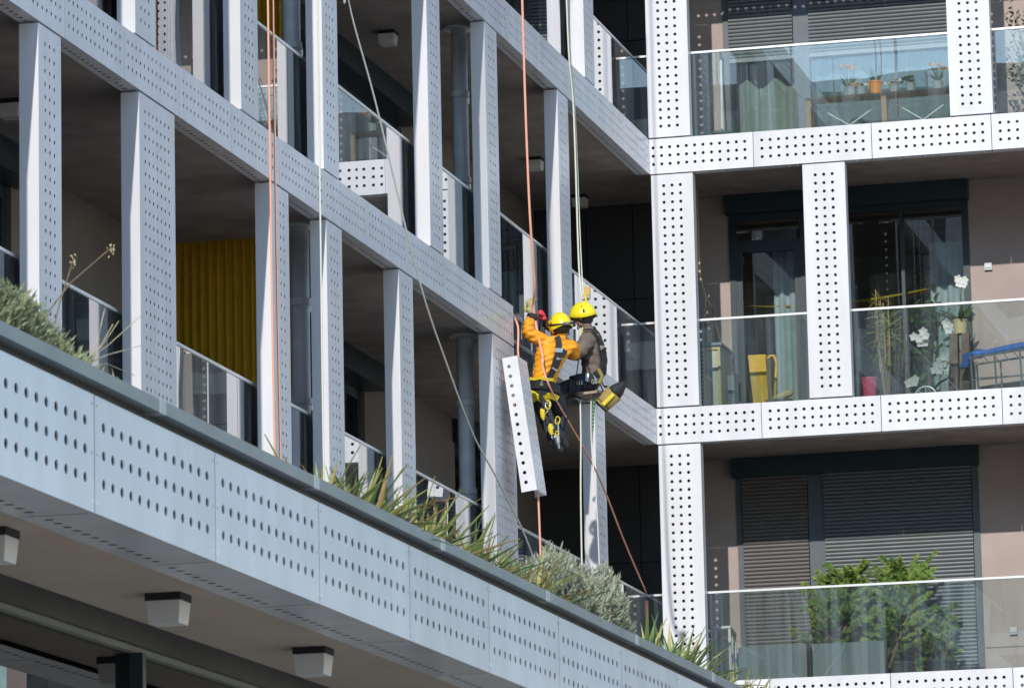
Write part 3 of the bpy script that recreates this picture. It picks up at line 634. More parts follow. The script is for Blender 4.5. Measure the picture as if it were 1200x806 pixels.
MB().tube([(3.06+.13*math.cos(a), .8, F1+.135+.13*math.sin(a)) for a in [6.2832*i/24 for i in range(25)]], .012, 6, False).build('wheel', RAIL, t, smooth=True)
for k in range(4): a = math.pi*k/4; MB().bar((3.06-.12*math.cos(a), .8, F1+.135-.12*math.sin(a)), (3.06+.12*math.cos(a), .8, F1+.135+.12*math.sin(a)), .006).build('spoke', RAIL, t)
MB().tube([(3.06, .8, F1+.135), (3.22, .82, F1+.3), (3.34, .82, F1+.36), (3.36, .82, F1+.5)], .014, 6).build('frame_bar', BLACK, t)
# hammock and palm inside the room
t = thing('hammock', 'striped orange and yellow hammock slung behind the middle windows', 'hammock', (2.0, 2.3, F1+1.3))
def hammock_strip(a, b, m, nm):
    mb = MB(); V = []; n = 26
    for i in range(n+1):
        s = i/n; x = .55+2.75*s; sag = 4*s*(1-s); zc = 2.02+.12*s-.30*sag*.55-.05*sag
        w = .03+.22*sag
        for q in (a, b): V.append((x, 2.32+w*math.cos(math.pi*(q))*1.1, zc+ .10*(1-math.sin(math.pi*q))*sag*1.1+w*.35*(q-.5)*-1))
    mb.add(V, [(2*i, 2*i+2, 2*i+3, 2*i+1) for i in range(n)]); mb.build(nm, m, t)
HY, HO, HRd = mat('hammock_yellow', (.78, .50, .02), .8), mat('hammock_orange', (.70, .22, .03), .8), mat('hammock_red', (.45, .06, .03), .8)
for i in range(9): hammock_strip(i/9, (i+1)/9, [HY, HO, HY, HRd, HO, HY, HO, HRd, HY][i], 'fabric_stripe')
for x, e in ((.55, .3), (3.3, 3.5)): MB().tube([(x, 2.32, 2.02 if x < 1 else 2.14), (e, 2.35, 2.55)], .012, 6).build('cord', SAND, t)
t = thing('palm', 'dark green palm indoors behind the top of the middle window', 'plant', (3.1, 2.6, F1))
p_ = MB(); pot(p_, (3.1, 2.6, F1), .16, .2, .4); p_.build('pot', TERRA, t); s_ = MB().tube([(3.1, 2.6, F1+.3), (3.08, 2.6, F1+1.3), (3.12, 2.6, F1+2.0)], .035, 8).build('trunk', STEMM, t)
m_ = MB()
for i in range(16):
    a = rnd.uniform(0, 6.28); prev = None
    for k in range(11):
        s = k/10; q = Vector((3.12+math.cos(a)*.55*s, 2.6+math.sin(a)*.35*s, F1+2.0+.45*s-.8*s*s))
        for sg in (-1, 1): leaf_quad(m_, q, (math.cos(a)*.6-sg*math.sin(a), math.sin(a)*.6+sg*math.cos(a), -.35), .2*(1-.5*s), .02, .3)
m_.build('crown', LEAF, t, kind='stuff')

tallplant(2.45, 2.35, F1, 1.6, 'bushy green houseplant indoors behind the middle of the middle window', 16)
t = thing('houseplant', 'broad leaved bright green houseplant indoors at the right of the middle window', 'plant', (2.9, 2.25, F1))
p_ = MB(); pot(p_, (2.9, 2.25, F1), .13, .17, .3); p_.build('pot', TERRA, t); m_ = MB(); b_ = MB()
for i in range(16):
    e = Vector((2.9+rnd.uniform(-.32, .32), 2.25+rnd.uniform(-.15, .2), F1+rnd.uniform(.5, 1.75))); b_.tube([(2.9, 2.25, F1+.25), e], .006, 5)
    for k in range(11): leaf_quad(m_, e+Vector((rnd.uniform(-.1, .1), rnd.uniform(-.1, .1), rnd.uniform(-.15, .1))), (rnd.uniform(-1, 1), rnd.uniform(-1, .3), rnd.uniform(-.6, .6)), rnd.uniform(.10, .2), .06, .3, seg=3)
m_.build('crown', mat('bright_leaf', (.14, .26, .05), .5, var=.35, scale=8, trans=.3), t, kind='stuff'); b_.build('trunk', STEMM, t)
# --- lower right balcony: planter boxes and conifers
for i, (x0, x1, lb) in enumerate(((.70, 1.51, 'left grey planter box on the lower balcony'), (1.58, 2.43, 'right grey planter box on the lower balcony, a conifer growing from it'))):
    t = thing('planter_box', lb, 'planter', ((x0+x1)/2, 1.2, F0), 'grey planter boxes on the lower balcony')
    w = MB()
    for b in ((x0, x1, 1.0, 1.03, F0, F0+.55), (x0, x1, 1.37, 1.40, F0, F0+.55), (x0, x0+.03, 1.03, 1.37, F0, F0+.55), (x1-.03, x1, 1.03, 1.37, F0, F0+.55)): w.box(*b)
    w.build('box_wall', GREYB, t); MB().box(x0+.03, x1-.03, 1.03, 1.37, F0, F0+.47).build('soil', SOIL, t)
def conifer(x, y, z, h, rx, label, lean=0, n=70, seed=1):
    rr = random.Random(seed); t = thing('conifer', label, 'tree', (x, y, z)); s_ = MB(); m_ = MB()
    for j in range(3): s_.tube([(x+(j-1)*.06, y, z-.05), (x+lean*.5+(j-1)*.1, y, z+h*.45), (x+lean+(j-1)*.14, y, z+h*rr.uniform(.75, .95))], [.022, .014, .005], 6)
    for i in range(n):
        hz = rr.random()**.8; c = Vector((x+lean*hz, y, z+hz*h)); a = rr.uniform(0, 6.28); rad = rx*(1-.45*hz)*rr.uniform(.45, 1.15)*(1 if hz > .1 else .7)
        d = Vector((math.cos(a), math.sin(a)*.75, rr.uniform(.25, .95))); e = c+d*rad
        s_.tube([c, c.lerp(e, .6)+Vector((0, 0, .01)), e], [.006, .004, .002], 4, False)
        for k in range(34):
            f = rr.uniform(.3, 1.05); q = c.lerp(e, f); dd = (d+Vector((rr.uniform(-.9, .9), rr.uniform(-.9, .9), rr.uniform(-.5, .6)))).normalized(); L = rr.uniform(.05, .11)*(1.15-.4*f)
            nr = (rr.uniform(-.4, .4), -1, rr.uniform(-.4, .4))
            # a flat fan of scale leaves
            for g_ in (-.6, -.25, .1, .45):
                leaf_quad(m_, q, (dd.x+g_*.8*dd.z, dd.y, dd.z-g_*.8*dd.x), L*(1-abs(g_)*.4), .0125, .25, nrm=nr)
    s_.build('trunk', STEMM, t); m_.build('crown', LEAFD, t, kind='stuff')
conifer(1.72, 1.2, F0+.42, .86, .50, 'left feathery green conifer rising from the grey planter box', .30, 125, 3)
conifer(2.38, 1.25, F0+.30, 1.02, .52, 'taller feathery conifer in front of the lit shutter', .32, 140, 4)
conifer(2.95, 1.45, F0+.15, .75, .30, 'low dark conifer right of the planter boxes', .1, 45, 5)
for x, lb in ((2.55, 'dark round tub under the taller conifer'), (3.0, 'dark round tub under the low conifer at the right')):
    p_ = MB(); pot(p_, (x, 1.4, F0), .13, .17, .33); tag(p_.build('tub', mat('dark_tub', (.05, .06, .07), .6)), lb, 'pot')
t = thing('folding_frame', 'small pale metal frame stand beside the lower corner column', 'stand', (.48, 1.2, F0))
for x in (.40, .57): MB().box(x-.015, x+.015, 1.15, 1.18, F0, F0+.80).build('leg', PETAL, t); MB().box(x-.015, x+.015, 1.45, 1.48, F0, F0+.74).build('leg', PETAL, t)
MB().add([(.38, 1.14, F0+.80), (.59, 1.14, F0+.80), (.59, 1.49, F0+.74), (.38, 1.49, F0+.74), (.38, 1.14, F0+.83), (.59, 1.14, F0+.83), (.59, 1.49, F0+.77), (.38, 1.49, F0+.77)], [(0, 3, 2, 1), (4, 5, 6, 7), (0, 1, 5, 4), (1, 2, 6, 5), (2, 3, 7, 6), (3, 0, 4, 7)]).build('top_bar', PETAL, t)
for i in range(9): MB().box(.20, .37, 1.14, 1.16, F0+.15+i*.07, F0+.18+i*.07).build('louvre', FRAME, t)
MB().box(.19, .38, 1.161, 1.5, F0+.1, F0+.85).build('back_box', GREYB, t)

# ================================================================== terrace plants
SWORD = [mat('sword_leaf_a', (.38, .42, .12), .5, col2=(.19, .26, .08), scale=5, trans=.2), mat('sword_leaf_b', (.60, .54, .18), .5, col2=(.32, .34, .11), scale=5, trans=.2), mat('sword_leaf_c', (.14, .22, .09), .5, var=.3, trans=.2), mat('sword_leaf_dry', (.42, .30, .12), .7, var=.25, trans=.2)]
LM = []
for i in range(10):
    mb = MB(); L = rnd.uniform(.34, .52); w = rnd.uniform(.022, .034); bend = [.02, .08, .16, .3, .42][i % 5]; V = []; seg = 6
    for k in range(seg+1):
        s = k/seg; c = Vector((0, L*bend*s*s, L*s*(1-.25*bend*s))); ww = w*.5*(1-.25*(1-s) if s < .35 else max(.02, 1-((s-.35)/.65)**1.7))
        V += [c+Vector((-ww, -.006*(1-s), 0)), c+Vector((0, .005, 0)), c+Vector((ww, -.006*(1-s), 0))]
    mb.add(V, [f for k in range(seg) for f in ((3*k, 3*k+1, 3*k+4, 3*k+3), (3*k+1, 3*k+2, 3*k+5, 3*k+4))])
    LM.append(mb)
LMESH = [[LM[i].mesh('leaf', SWORD[j], True) for j in range(4)] for i in range(10)]
def sword(x, y, z, n, label, group, dark=0, seed=0, sc=1.0):
    rr = random.Random(seed); t = thing('sword_leaf_plant', label, 'plant', (x, y, z), group)
    MB().lathe([(.05, 0), (.045, .05), (.0, .09)], (x, y, z-.04), 8).build('stem_base', STEMM, t)
    for i in range(n):
        a = rr.uniform(0, 2*math.pi); tl = rr.uniform(.08, 1.3)**.75; j = rr.choice([0, 0, 1, 1, 2, 3]) if not dark else rr.choice([0, 2, 2, 0, 1])
        M = Matrix.Translation((x+rr.uniform(-.05, .05), y+rr.uniform(-.06, .06), z-.03)) @ Matrix.Rotation(a, 4, 'Z') @ Matrix.Rotation(-tl*1.05, 4, 'X') @ Matrix.Rotation(rr.uniform(-.5, .5), 4, 'Z') @ Matrix.Scale(sc*rr.uniform(.7, 1.1), 4)
        obj('leaf', LMESH[rr.randrange(10)][j], t, M)
words = ['first', 'second', 'third', 'fourth', 'fifth', 'sixth', 'seventh', 'eighth', 'ninth', 'tenth', 'eleventh', 'twelfth']
for i in range(11):
    y = -34.15+i*.345; sword(5.72+.06*math.sin(i*2.1), y, -5.70, 76, '%s yellow green sword-leaf plant from the left in the long clump on the roof edge' % words[i], 'sword-leaf plants of the long clump', 0, 40+i, .92 if i < 9 else .85)
for i in range(8):
    y = -27.55+i*.48; sword(5.72+.06*math.sin(i*1.7), y, -5.70, 60, '%s green sword-leaf plant right of the silvery shrub on the roof edge' % words[i], 'sword-leaf plants right of the shrub', 1 if i < 4 else 0, 80+i, .98 if i < 3 else .8)
SILV = mat('silver_leaf', (.50, .51, .38), .75, col2=(.24, .27, .17), scale=14, trans=.15)
def shrub(x, y0, y1, z, h, label, n, seed, rx=.26, lm=None):
    rr = random.Random(seed); t = thing('lavender_shrub', label, 'shrub', (x, (y0+y1)/2, z)); s_ = MB(); m_ = MB(); yc, ry = (y0+y1)/2, (y1-y0)/2
    base = []
    for i in range(n):
        while True:
            a, b, c = rr.uniform(-1, 1), rr.uniform(-1, 1), rr.uniform(0, 1)
            q2 = abs(a)**2.6+abs(b)**3+c**2.6
            if .35 < q2 < 1.0: break
        lump = .86+.14*math.sin(b*7+seed)*math.cos(a*5); e = Vector((x+a*rx*lump, yc+b*ry*lump, z+c*h*lump))
        root = Vector((x+a*rx*.35, yc+b*ry*.75, z-.03)); dr = (e-root).normalized()
        if rr.random() < .22: s_.tube([root, root.lerp(e, .6)+Vector((rr.uniform(-.02, .02), rr.uniform(-.02, .02), 0)), e], [.006, .005, .003], 4, False)
        for k in range(13):
            q = e-dr*rr.uniform(0, .10); d = (dr*1.1+Vector((rr.uniform(-1, 1), rr.uniform(-1, 1), rr.uniform(-.5, 1)))).normalized()
            leaf_quad(m_, q, d, rr.uniform(.025, .05), .0085, .25)
    s_.build('trunk', mat('shrub_twig', (.27, .17, .11), .85, var=.25), t); m_.build('crown', lm or SILV, t, kind='stuff'); return t
shrub(5.72, -30.9, -28.1, -5.72, .52, 'rounded silvery green shrub with bare brown twigs in the middle of the roof edge', 4200, 3, .30)
shrub(5.74, -40.2, -37.2, -5.72, .35, 'silvery green shrub at the left end of the roof edge', 5200, 4, .28, mat('sage_leaf', (.40, .44, .26), .75, col2=(.15, .19, .09), scale=14, trans=.15))
for i, (pts, lb) in enumerate((([(5.7, -37.9, -5.5), (5.72, -37.45, -5.2), (5.75, -37.07, -5.0)], 'long dry flower stem leaning right above the left shrub'), ([(5.72, -37.7, -5.5), (5.73, -37.6, -5.3), (5.75, -37.5, -5.12)], 'short dry flower stem standing beside the left column'))):
    t = thing('dry_stem', lb, 'stem', pts[0]); MB().tube(pts, .0028, 5).build('stalk', STEMM, t); m_ = MB()
    for k in range(14): leaf_quad(m_, Vector(pts[-1])+Vector((rnd.uniform(-.012, .012), rnd.uniform(-.012, .012), rnd.uniform(-.04, .01))), (rnd.uniform(-1, 1), rnd.uniform(-1, 1), 1), .011, .007, .1)
    m_.build('seed_head', SAND, t)
t = thing('dry_stem', 'spray of thin dry stems arching right from the left shrub', 'stem', (5.75, -37.3, -5.6)); 
for i in range(7):
    e = Vector((5.76+rnd.uniform(-.04, .04), -36.95+rnd.uniform(-.15, .2), -5.28+rnd.uniform(-.17, .1))); MB().tube([(5.72, -37.5, -5.55), Vector((5.74, -37.25, -5.45)).lerp(e, .3), e], .0016, 4).build('stalk', SAND, t)

# ================================================================== ropes
RO = rope_mat('orange_rope', (.84, .27, .12), (.88, .62, .52), 22); RWt = rope_mat('white_rope', (.78, .76, .68), (.52, .54, .42), 30); RG = rope_mat('green_rope', (.03, .14, .06), (.3, .4, .3), 8)
def rope(name, label, pts, m, r=.011, group=None):
    P = [Vector(p) for p in pts]; Q = []
    for i in range(len(P)-1):
        a, b, c, d = P[max(i-1, 0)], P[i], P[i+1], P[min(i+2, len(P)-1)]
        for k in range(8):
            s = k/8; Q.append(.5*((2*b)+(c-a)*s+(2*a-5*b+4*c-d)*s*s+(3*b-a-3*c+d)*s*s*s))
    Q.append(P[-1]); o = MB().tube(Q, r, 7).build(name, m, None, smooth=True); return tag(o, label, 'rope', group)
rope('rope', 'left strand of the paired orange ropes hanging down the left facade', [(.3, -16.68, 9), (.3, -16.66, 1.31), (.3, -16.62, -2.58), (.35, -16.6, -5.9)], RO, .0095)
rope('rope', 'right strand of the paired orange ropes hanging down the left facade', [(.3, -16.50, 9), (.3, -16.51, 1.34), (.3, -16.46, -2.56), (.36, -16.42, -5.9)], RO, .0095)
rope('rope', 'thin pale rope hanging straight down beside the paired orange ropes', [(.3, -15.16, 9), (.3, -15.15, 1.67), (.3, -15.17, -2.4), (.32, -15.15, -5.9)], RWt, .008)
rope('rope', 'slack white rope sweeping diagonally across the left facade', [(.3, -14.75, 9), (.3, -14.35, 2.5), (.3, -14.16, 1.9), (.3, -13.3, 1.16), (.3, -11.9, -.19), (.3, -10.86, -.87), (.3, -9.92, -1.38), (.3, -9.04, -1.67), (.3, -7.74, -2.18), (.3, -6.9, -2.9), (.4, -6.5, -5.9)], RWt, .0085)
rope('rope', 'orange working rope above the worker in the orange jacket', [(.3, -7.6, 9), (.3, -7.52, 3.5), (.28, -7.33, 1.48), (.24, -7.0, .66), (.16, -6.74, .45), (.19, -6.72, .20), (.26, -6.80, -.1), (.27, -6.86, -.19)], RO, .0125)
rope('rope', 'orange rope end hanging straight below the loose panel', [(.33, -7.45, -1.5), (.33, -7.4, -1.9), (.34, -7.35, -3.4), (.36, -7.3, -5.9)], RO, .011)
rope('rope', 'pale rope above the worker in the brown sweater', [(.3, -5.55, 9), (.3, -5.48, 3.99), (.3, -5.27, 2.82), (.33, -5.3, .96), (.47, -5.6, .72)], RWt, .010)
rope('rope', 'second pale rope doubled beside the one above the brown sweater', [(.3, -5.45, 9), (.3, -5.40, 3.99), (.3, -5.20, 2.82), (.34, -5.22, .96), (.48, -5.58, .72)], RWt, .007)
rope('rope', 'taut orange rope running from the orange jacket down to the corner railing', [(.27, -6.9, -.15), (.373, -6.85, -.50), (.30, -4.6, -.98), (.03, -2.0, -1.42), (-.21, .2, -1.72)], RO, .010)
rope('rope', 'pale rope hanging straight below the seated worker', [(.44, -5.9, -.33), (.45, -5.95, -.8), (.44, -6.0, -2.0), (.44, -6.0, -5.9)], RWt, .009)
rope('rope', 'thin grey cord hanging in front of the rightmost left column', [(.56, -5.9, -.36), (.55, -5.9, -.9), (.60, -5.9, -2.0), (.62, -5.9, -5.9)], RWt, .007)
rope('rope', 'dark green rope tail hanging below the tool bag', [(.59, -5.88, -.36), (.575, -5.88, -.55), (.56, -5.88, -.74)], RG, .012)
rope('rope', 'orange rope holding the loose panel beside the gap in the band', [(-.04, -6.86, .36), (.05, -6.98, .2), (.11, -7.25, -.1), (.18, -7.5, -.25)], RO, .011)
tie = MB().tube([(-.22, .18, -1.80), (-.22, .18, -2.05)], .03, 8); tag(tie.build('rope_knot', RO, None, smooth=True), 'orange rope knot tied to the corner railing', 'rope')

# ================================================================== loose panel held by the workers
ed = Vector((.185, -7.6, -.211)); eb = Vector((.356, -7.6, -1.561)); ax = (ed-eb).normalized()
# local panel: x length, outward face -y, soffit +y from bottom edge z=0; length runs up, face looks to +x, soffit looks to the street
nf = Vector((1, 0, 0)); nf = (nf-ax*nf.dot(ax)).normalized(); ydir = ax.cross(-nf)
# columns: local x -> ax, local y -> -nf, local z -> x cross y
Mp = Matrix((ax, -nf, ax.cross(-nf))).transposed().to_4x4()
if (Mp.to_3x3() @ Vector((0, 0, 1))).y < 0:
    Mp = Matrix((-ax, -nf, (-ax).cross(-nf))).transposed().to_4x4(); Mp.translation = ed
else: Mp.translation = eb
lp = obj('loose_panel', M_BR.copy() if False else M_BL, None, Mp)
tag(lp, 'loose white perforated panel hanging upright and tilted beside the worker', 'panel')
# ================================================================== the two rope workers
def skin_body(name, verts, edges, mats_by_edge, mats, parent, sub=2, fx=None):
    """verts: name -> (pos, radius[, radius2]); one continuous skinned surface, coloured by nearest bone"""
    names = list(verts); idx = {n: i for i, n in enumerate(names)}
    me = bpy.data.meshes.new(name+'_skeleton'); me.from_pydata([verts[n][0] for n in names], [(idx[a], idx[b]) for a, b in edges], [])
    ob = bpy.data.objects.new(name+'_skeleton', me); COL.objects.link(ob)
    sk = ob.modifiers.new('skin', 'SKIN'); sk.use_smooth_shade = True; sk.branch_smoothing = .6
    sv = me.skin_vertices[0].data
    for i, n in enumerate(names):
        v = verts[n]; sv[i].radius = (v[1], v[2] if len(v) > 2 else v[1]); sv[i].use_root = (i == 0)
    ss = ob.modifiers.new('sub', 'SUBSURF'); ss.levels = sub; ss.render_levels = sub
    dg = bpy.context.evaluated_depsgraph_get(); ev = ob.evaluated_get(dg); m2 = bpy.data.meshes.new_from_object(ev)
    bpy.data.objects.remove(ob, do_unlink=True)
    m2.name = name; m2.materials.clear()
    for m in mats: m2.materials.append(m)
    E = [(Vector(verts[a][0]), Vector(verts[b][0]), (verts[a][1]+verts[b][1])/2, mats_by_edge[(a, b)]) for a, b in edges]
    def near(c):
        best = (1e9, 0, 0)
        for k, (a, b, r, mi) in enumerate(E):
            d = b-a; s = max(0, min(1, (c-a).dot(d)/max(d.length_squared, 1e-9))); dist = (c-(a+d*s)).length/r
            if dist < best[0]: best = (dist, mi, k, s)
        return best
    for p in m2.polygons: p.material_index = near(p.center)[1]; p.use_smooth = True
    if fx: fx(m2, near, E)
    return obj(name, m2, parent)
def ribbon(pts, w, t, bvh, off=.012):
    """strap hugging a body: samples projected onto it"""
    P = [Vector(p) for p in pts]; Q = []
    for i in range(len(P)-1):
        for k in range(6): Q.append(P[i].lerp(P[i+1], k/6))
    Q.append(P[-1]); S = []; N = []
    for q in Q:
        c, n, _, _ = bvh.find_nearest(q); 
        n = (q-c).normalized() if (q-c).length > .02 else n
        S.append(c+n*off); N.append(n)
    # smooth
    for _ in range(3): S = [S[0]]+[(S[i-1]+S[i]*2+S[i+1])/4 for i in range(1, len(S)-1)]+[S[-1]]
    mb = MB(); V = []
    for i, s in enumerate(S):
        d = (S[min(i+1, len(S)-1)]-S[max(i-1, 0)]).normalized(); sd = d.cross(N[i]).normalized()*w/2; n = N[i]*t/2
        V += [s-sd-n, s+sd-n, s+sd+n, s-sd+n]
    F = [(4*i+k, 4*i+(k+1) % 4, 4*i+4+(k+1) % 4, 4*i+4+k) for i in range(len(S)-1) for k in range(4)]
    return mb.add(V, F)
def glove(name, wrist, d, pn, m, parent, sc=1.0, curl=1.0):
    d = Vector(d).normalized(); pn = Vector(pn); pn = (pn-d*pn.dot(d)).normalized(); s = d.cross(pn); w = Vector(wrist)
    V = {'w': (w, .034*sc, .028*sc), 'p': (w+d*.05*sc, .042*sc, .024*sc), 'k': (w+d*.085*sc, .043*sc, .022*sc)}; Eg = [('w', 'p'), ('p', 'k')]
    for i, (o, L) in enumerate(((-.033, .030), (-.011, .036), (.012, .034), (.033, .026))):
        b = w+d*.10*sc+s*o*sc; V['a%d' % i] = (b, .0115*sc); V['b%d' % i] = (b+d*L*sc*.8+pn*.014*curl*sc, .0105*sc); V['c%d' % i] = (b+d*L*sc*.6+pn*.048*curl*sc, .0095*sc)
        Eg += [('k', 'a%d' % i), ('a%d' % i, 'b%d' % i), ('b%d' % i, 'c%d' % i)]
    V['t0'] = (w+d*.045*sc+s*.048*sc, .014*sc); V['t1'] = (w+d*.075*sc+s*.062*sc+pn*.022*sc, .0125*sc); V['t2'] = (w+d*.098*sc+s*.045*sc+pn*.045*sc, .0105*sc)
    Eg += [('p', 't0'), ('t0', 't1'), ('t1', 't2')]
    return skin_body(name, V, Eg, {e: 0 for e in Eg}, [m], parent, 1)
def helmet(parent, c, fwd, upv, m, strap=False, size=1.0):
    """shell with brim, vents and chin strap; c = centre of the head"""
    upv = Vector(upv).normalized(); fwd = Vector(fwd); fwd = (fwd-upv*fwd.dot(upv)).normalized(); sd = fwd.cross(upv)
    M = Matrix((sd, fwd, upv)).transposed().to_4x4(); M.translation = Vector(c)
    mb = MB(); n = 28; rings = 9; V = []
    rx, ry, rz = .112*size, .136*size, .148*size
    for i in range(rings+1):
        ph = (math.pi/2)*(1-i/rings)  # top to rim
        for k in range(n):
            a = 2*math.pi*k/n; rim = -.012-.016*math.cos(2*a) if i == rings else 0
            rib = 1+.012*math.cos(6*a)*math.cos(ph)
            flare = 1.05 if i == rings else 1
            V.append((rx*math.cos(ph)*math.cos(a)*rib*flare, ry*math.cos(ph)*math.sin(a)*rib*flare+.004, rz*math.sin(ph)+rim))
    F = [(i*n+k, i*n+(k+1) % n, (i+1)*n+(k+1) % n, (i+1)*n+k) for i in range(rings) for k in range(n)]
    mb.add(V, F); b = len(mb.v)
    # turned-under rim and short front peak
    V2 = []
    for k in range(n):
        x, y, z = V[rings*n+k]; V2.append((x*.93, y*.93, z-.006))
    mb.v += V2
    for k in range(n): mb.f.append((rings*n+k, rings*n+(k+1) % n, b+(k+1) % n, b+k)); mb.m.append(0)
    pk = []
    for k in range(9):
        a = math.pi/2+(k-4)*.2; pk += [(rx*1.04*math.cos(a), ry*1.04*math.sin(a)+.004, -.0), (rx*1.12*math.cos(a), ry*1.04*math.sin(a)+.03, -.012)]
    mb.add(pk, [(2*k, 2*k+2, 2*k+3, 2*k+1) for k in range(8)])
    h = obj('helmet', mb.mesh('helmet', m, True), parent, M)
    for sx in (-1, 1):
        v = MB().lathe([(0, -.004), (.02, -.003), (.024, 0), (.02, .003), (0, .004)], (0, 0, 0), 10, .9, .55).mesh('vent', BLACK)
        obj('vent', v, h, M @ Matrix.Translation((sx*rx*.985, -.02, .035)) @ Matrix.Rotation(R(90), 4, 'Y'))
        for j in range(3):
            v2 = MB().lathe([(0, -.003), (.009, 0), (0, .003)], (0, 0, 0), 8, 1, 1.6).mesh('vent', BLACK)
            obj('vent', v2, h, M @ Matrix.Translation((sx*rx*(.80-.12*abs(j-1)), .05-.05*j, .080+.012*(1-abs(j-1)))) @ Matrix.Rotation(R(55)*sx, 4, 'Y'))
    cs = MB()
    for sx in (-1, 1): cs.tube([M @ Vector((sx*rx*.92, .02, -.01)), M @ Vector((sx*rx*.85, .05, -.08)), M @ Vector((sx*.02, .075, -.125))], .006, 6)
    cs.build('chin_strap', BLACK, h)
    if strap:
        pts = [M @ Vector((rx*1.05*math.cos(a), ry*1.05*math.sin(a)+.004, .028+.02*math.sin(a))) for a in [2*math.pi*k/28 for k in range(29)]]
        MB().tube(pts, .010, 6, False).build('headlamp_band', BLACK, h); q = M @ Vector((0, -ry*1.06, .01)); MB().tube([q-sd*.025, q+sd*.025], .016, 8).build('headlamp_battery', STEEL, h)
    return h

SKINM = mat('skin', (.50, .27, .19), .55, var=.06); HAIR = mat('dark_hair', (.02, .014, .01), .7, var=.3)
JACK = mat('orange_jacket', (.90, .35, .012), .55, var=.06, scale=9, bump=.3); NAVY = mat('navy_trousers', (.024, .029, .042), .8, var=.3, scale=12, bump=1.0, bscale=16)
BROWN = mat('brown_sweater', (.17, .135, .112), .9, var=.16, scale=14, bump=1.0, bscale=13); _n = JACK.node_tree; _w = _n.nodes.new('ShaderNodeTexWave'); _w.bands_direction = 'Z'; _w.inputs['Scale'].default_value = 5.4; _w.inputs['Distortion'].default_value = .7; _w.inputs['Detail Scale'].default_value = 2.5
_t = _n.nodes.new('ShaderNodeTexCoord'); _m = _n.nodes.new('ShaderNodeMapping'); _m.inputs['Rotation'].default_value = (0, R(18), 0); _b = _n.nodes.new('ShaderNodeBump'); _b.inputs['Distance'].default_value = .016; _b.inputs['Strength'].default_value = .55
_n.links.new(_t.outputs['Object'], _m.inputs[0]); _n.links.new(_m.outputs[0], _w.inputs[0]); _n.links.new(_w.outputs[0], _b.inputs['Height']); _n.links.new(_b.outputs[0], _n.nodes['Principled BSDF'].inputs['Normal'])
BOOT = mat('dark_boot', (.05, .05, .055), .6, var=.2)
HELM = mat('yellow_helmet', (.84, .70, .02), .28, var=.02); STRAP = mat('black_webbing', (.02, .02, .022), .7, var=.25, scale=30)
GLY = mat('yellow_glove', (.62, .50, .08), .7, col2=(.30, .30, .30), scale=18); GLR = mat('red_glove', (.66, .05, .06), .6, var=.15)
YW = mat('yellow_webbing', (.72, .56, .02), .6, var=.08); METAL = mat('karabiner_metal', (.55, .55, .53), .3, .9)

def puffer(axis_pairs):
    def fx(m2, near, E):
        for v in m2.vertices:
            d = near(v.co)
            if d[1] == 0:
                a, b, r, mi = E[d[2]]; L = (b-a).length; s = d[3]*L+a.z*1.0
                v.co += v.normal*(.004*math.sin(2*math.pi*(v.co.z+.32*v.co.x)/.058)+.004*math.sin(v.co.x*31+v.co.z*17))
    return fx
def wrinkle(m2, near, E):
    for v in m2.vertices:
        d = near(v.co)
        if d[1] == 0:
            v.co += v.normal*(.007*math.sin(v.co.z*75+v.co.x*20)*math.sin(v.co.y*25+1)+.004*math.sin(v.co.z*140+v.co.y*60))

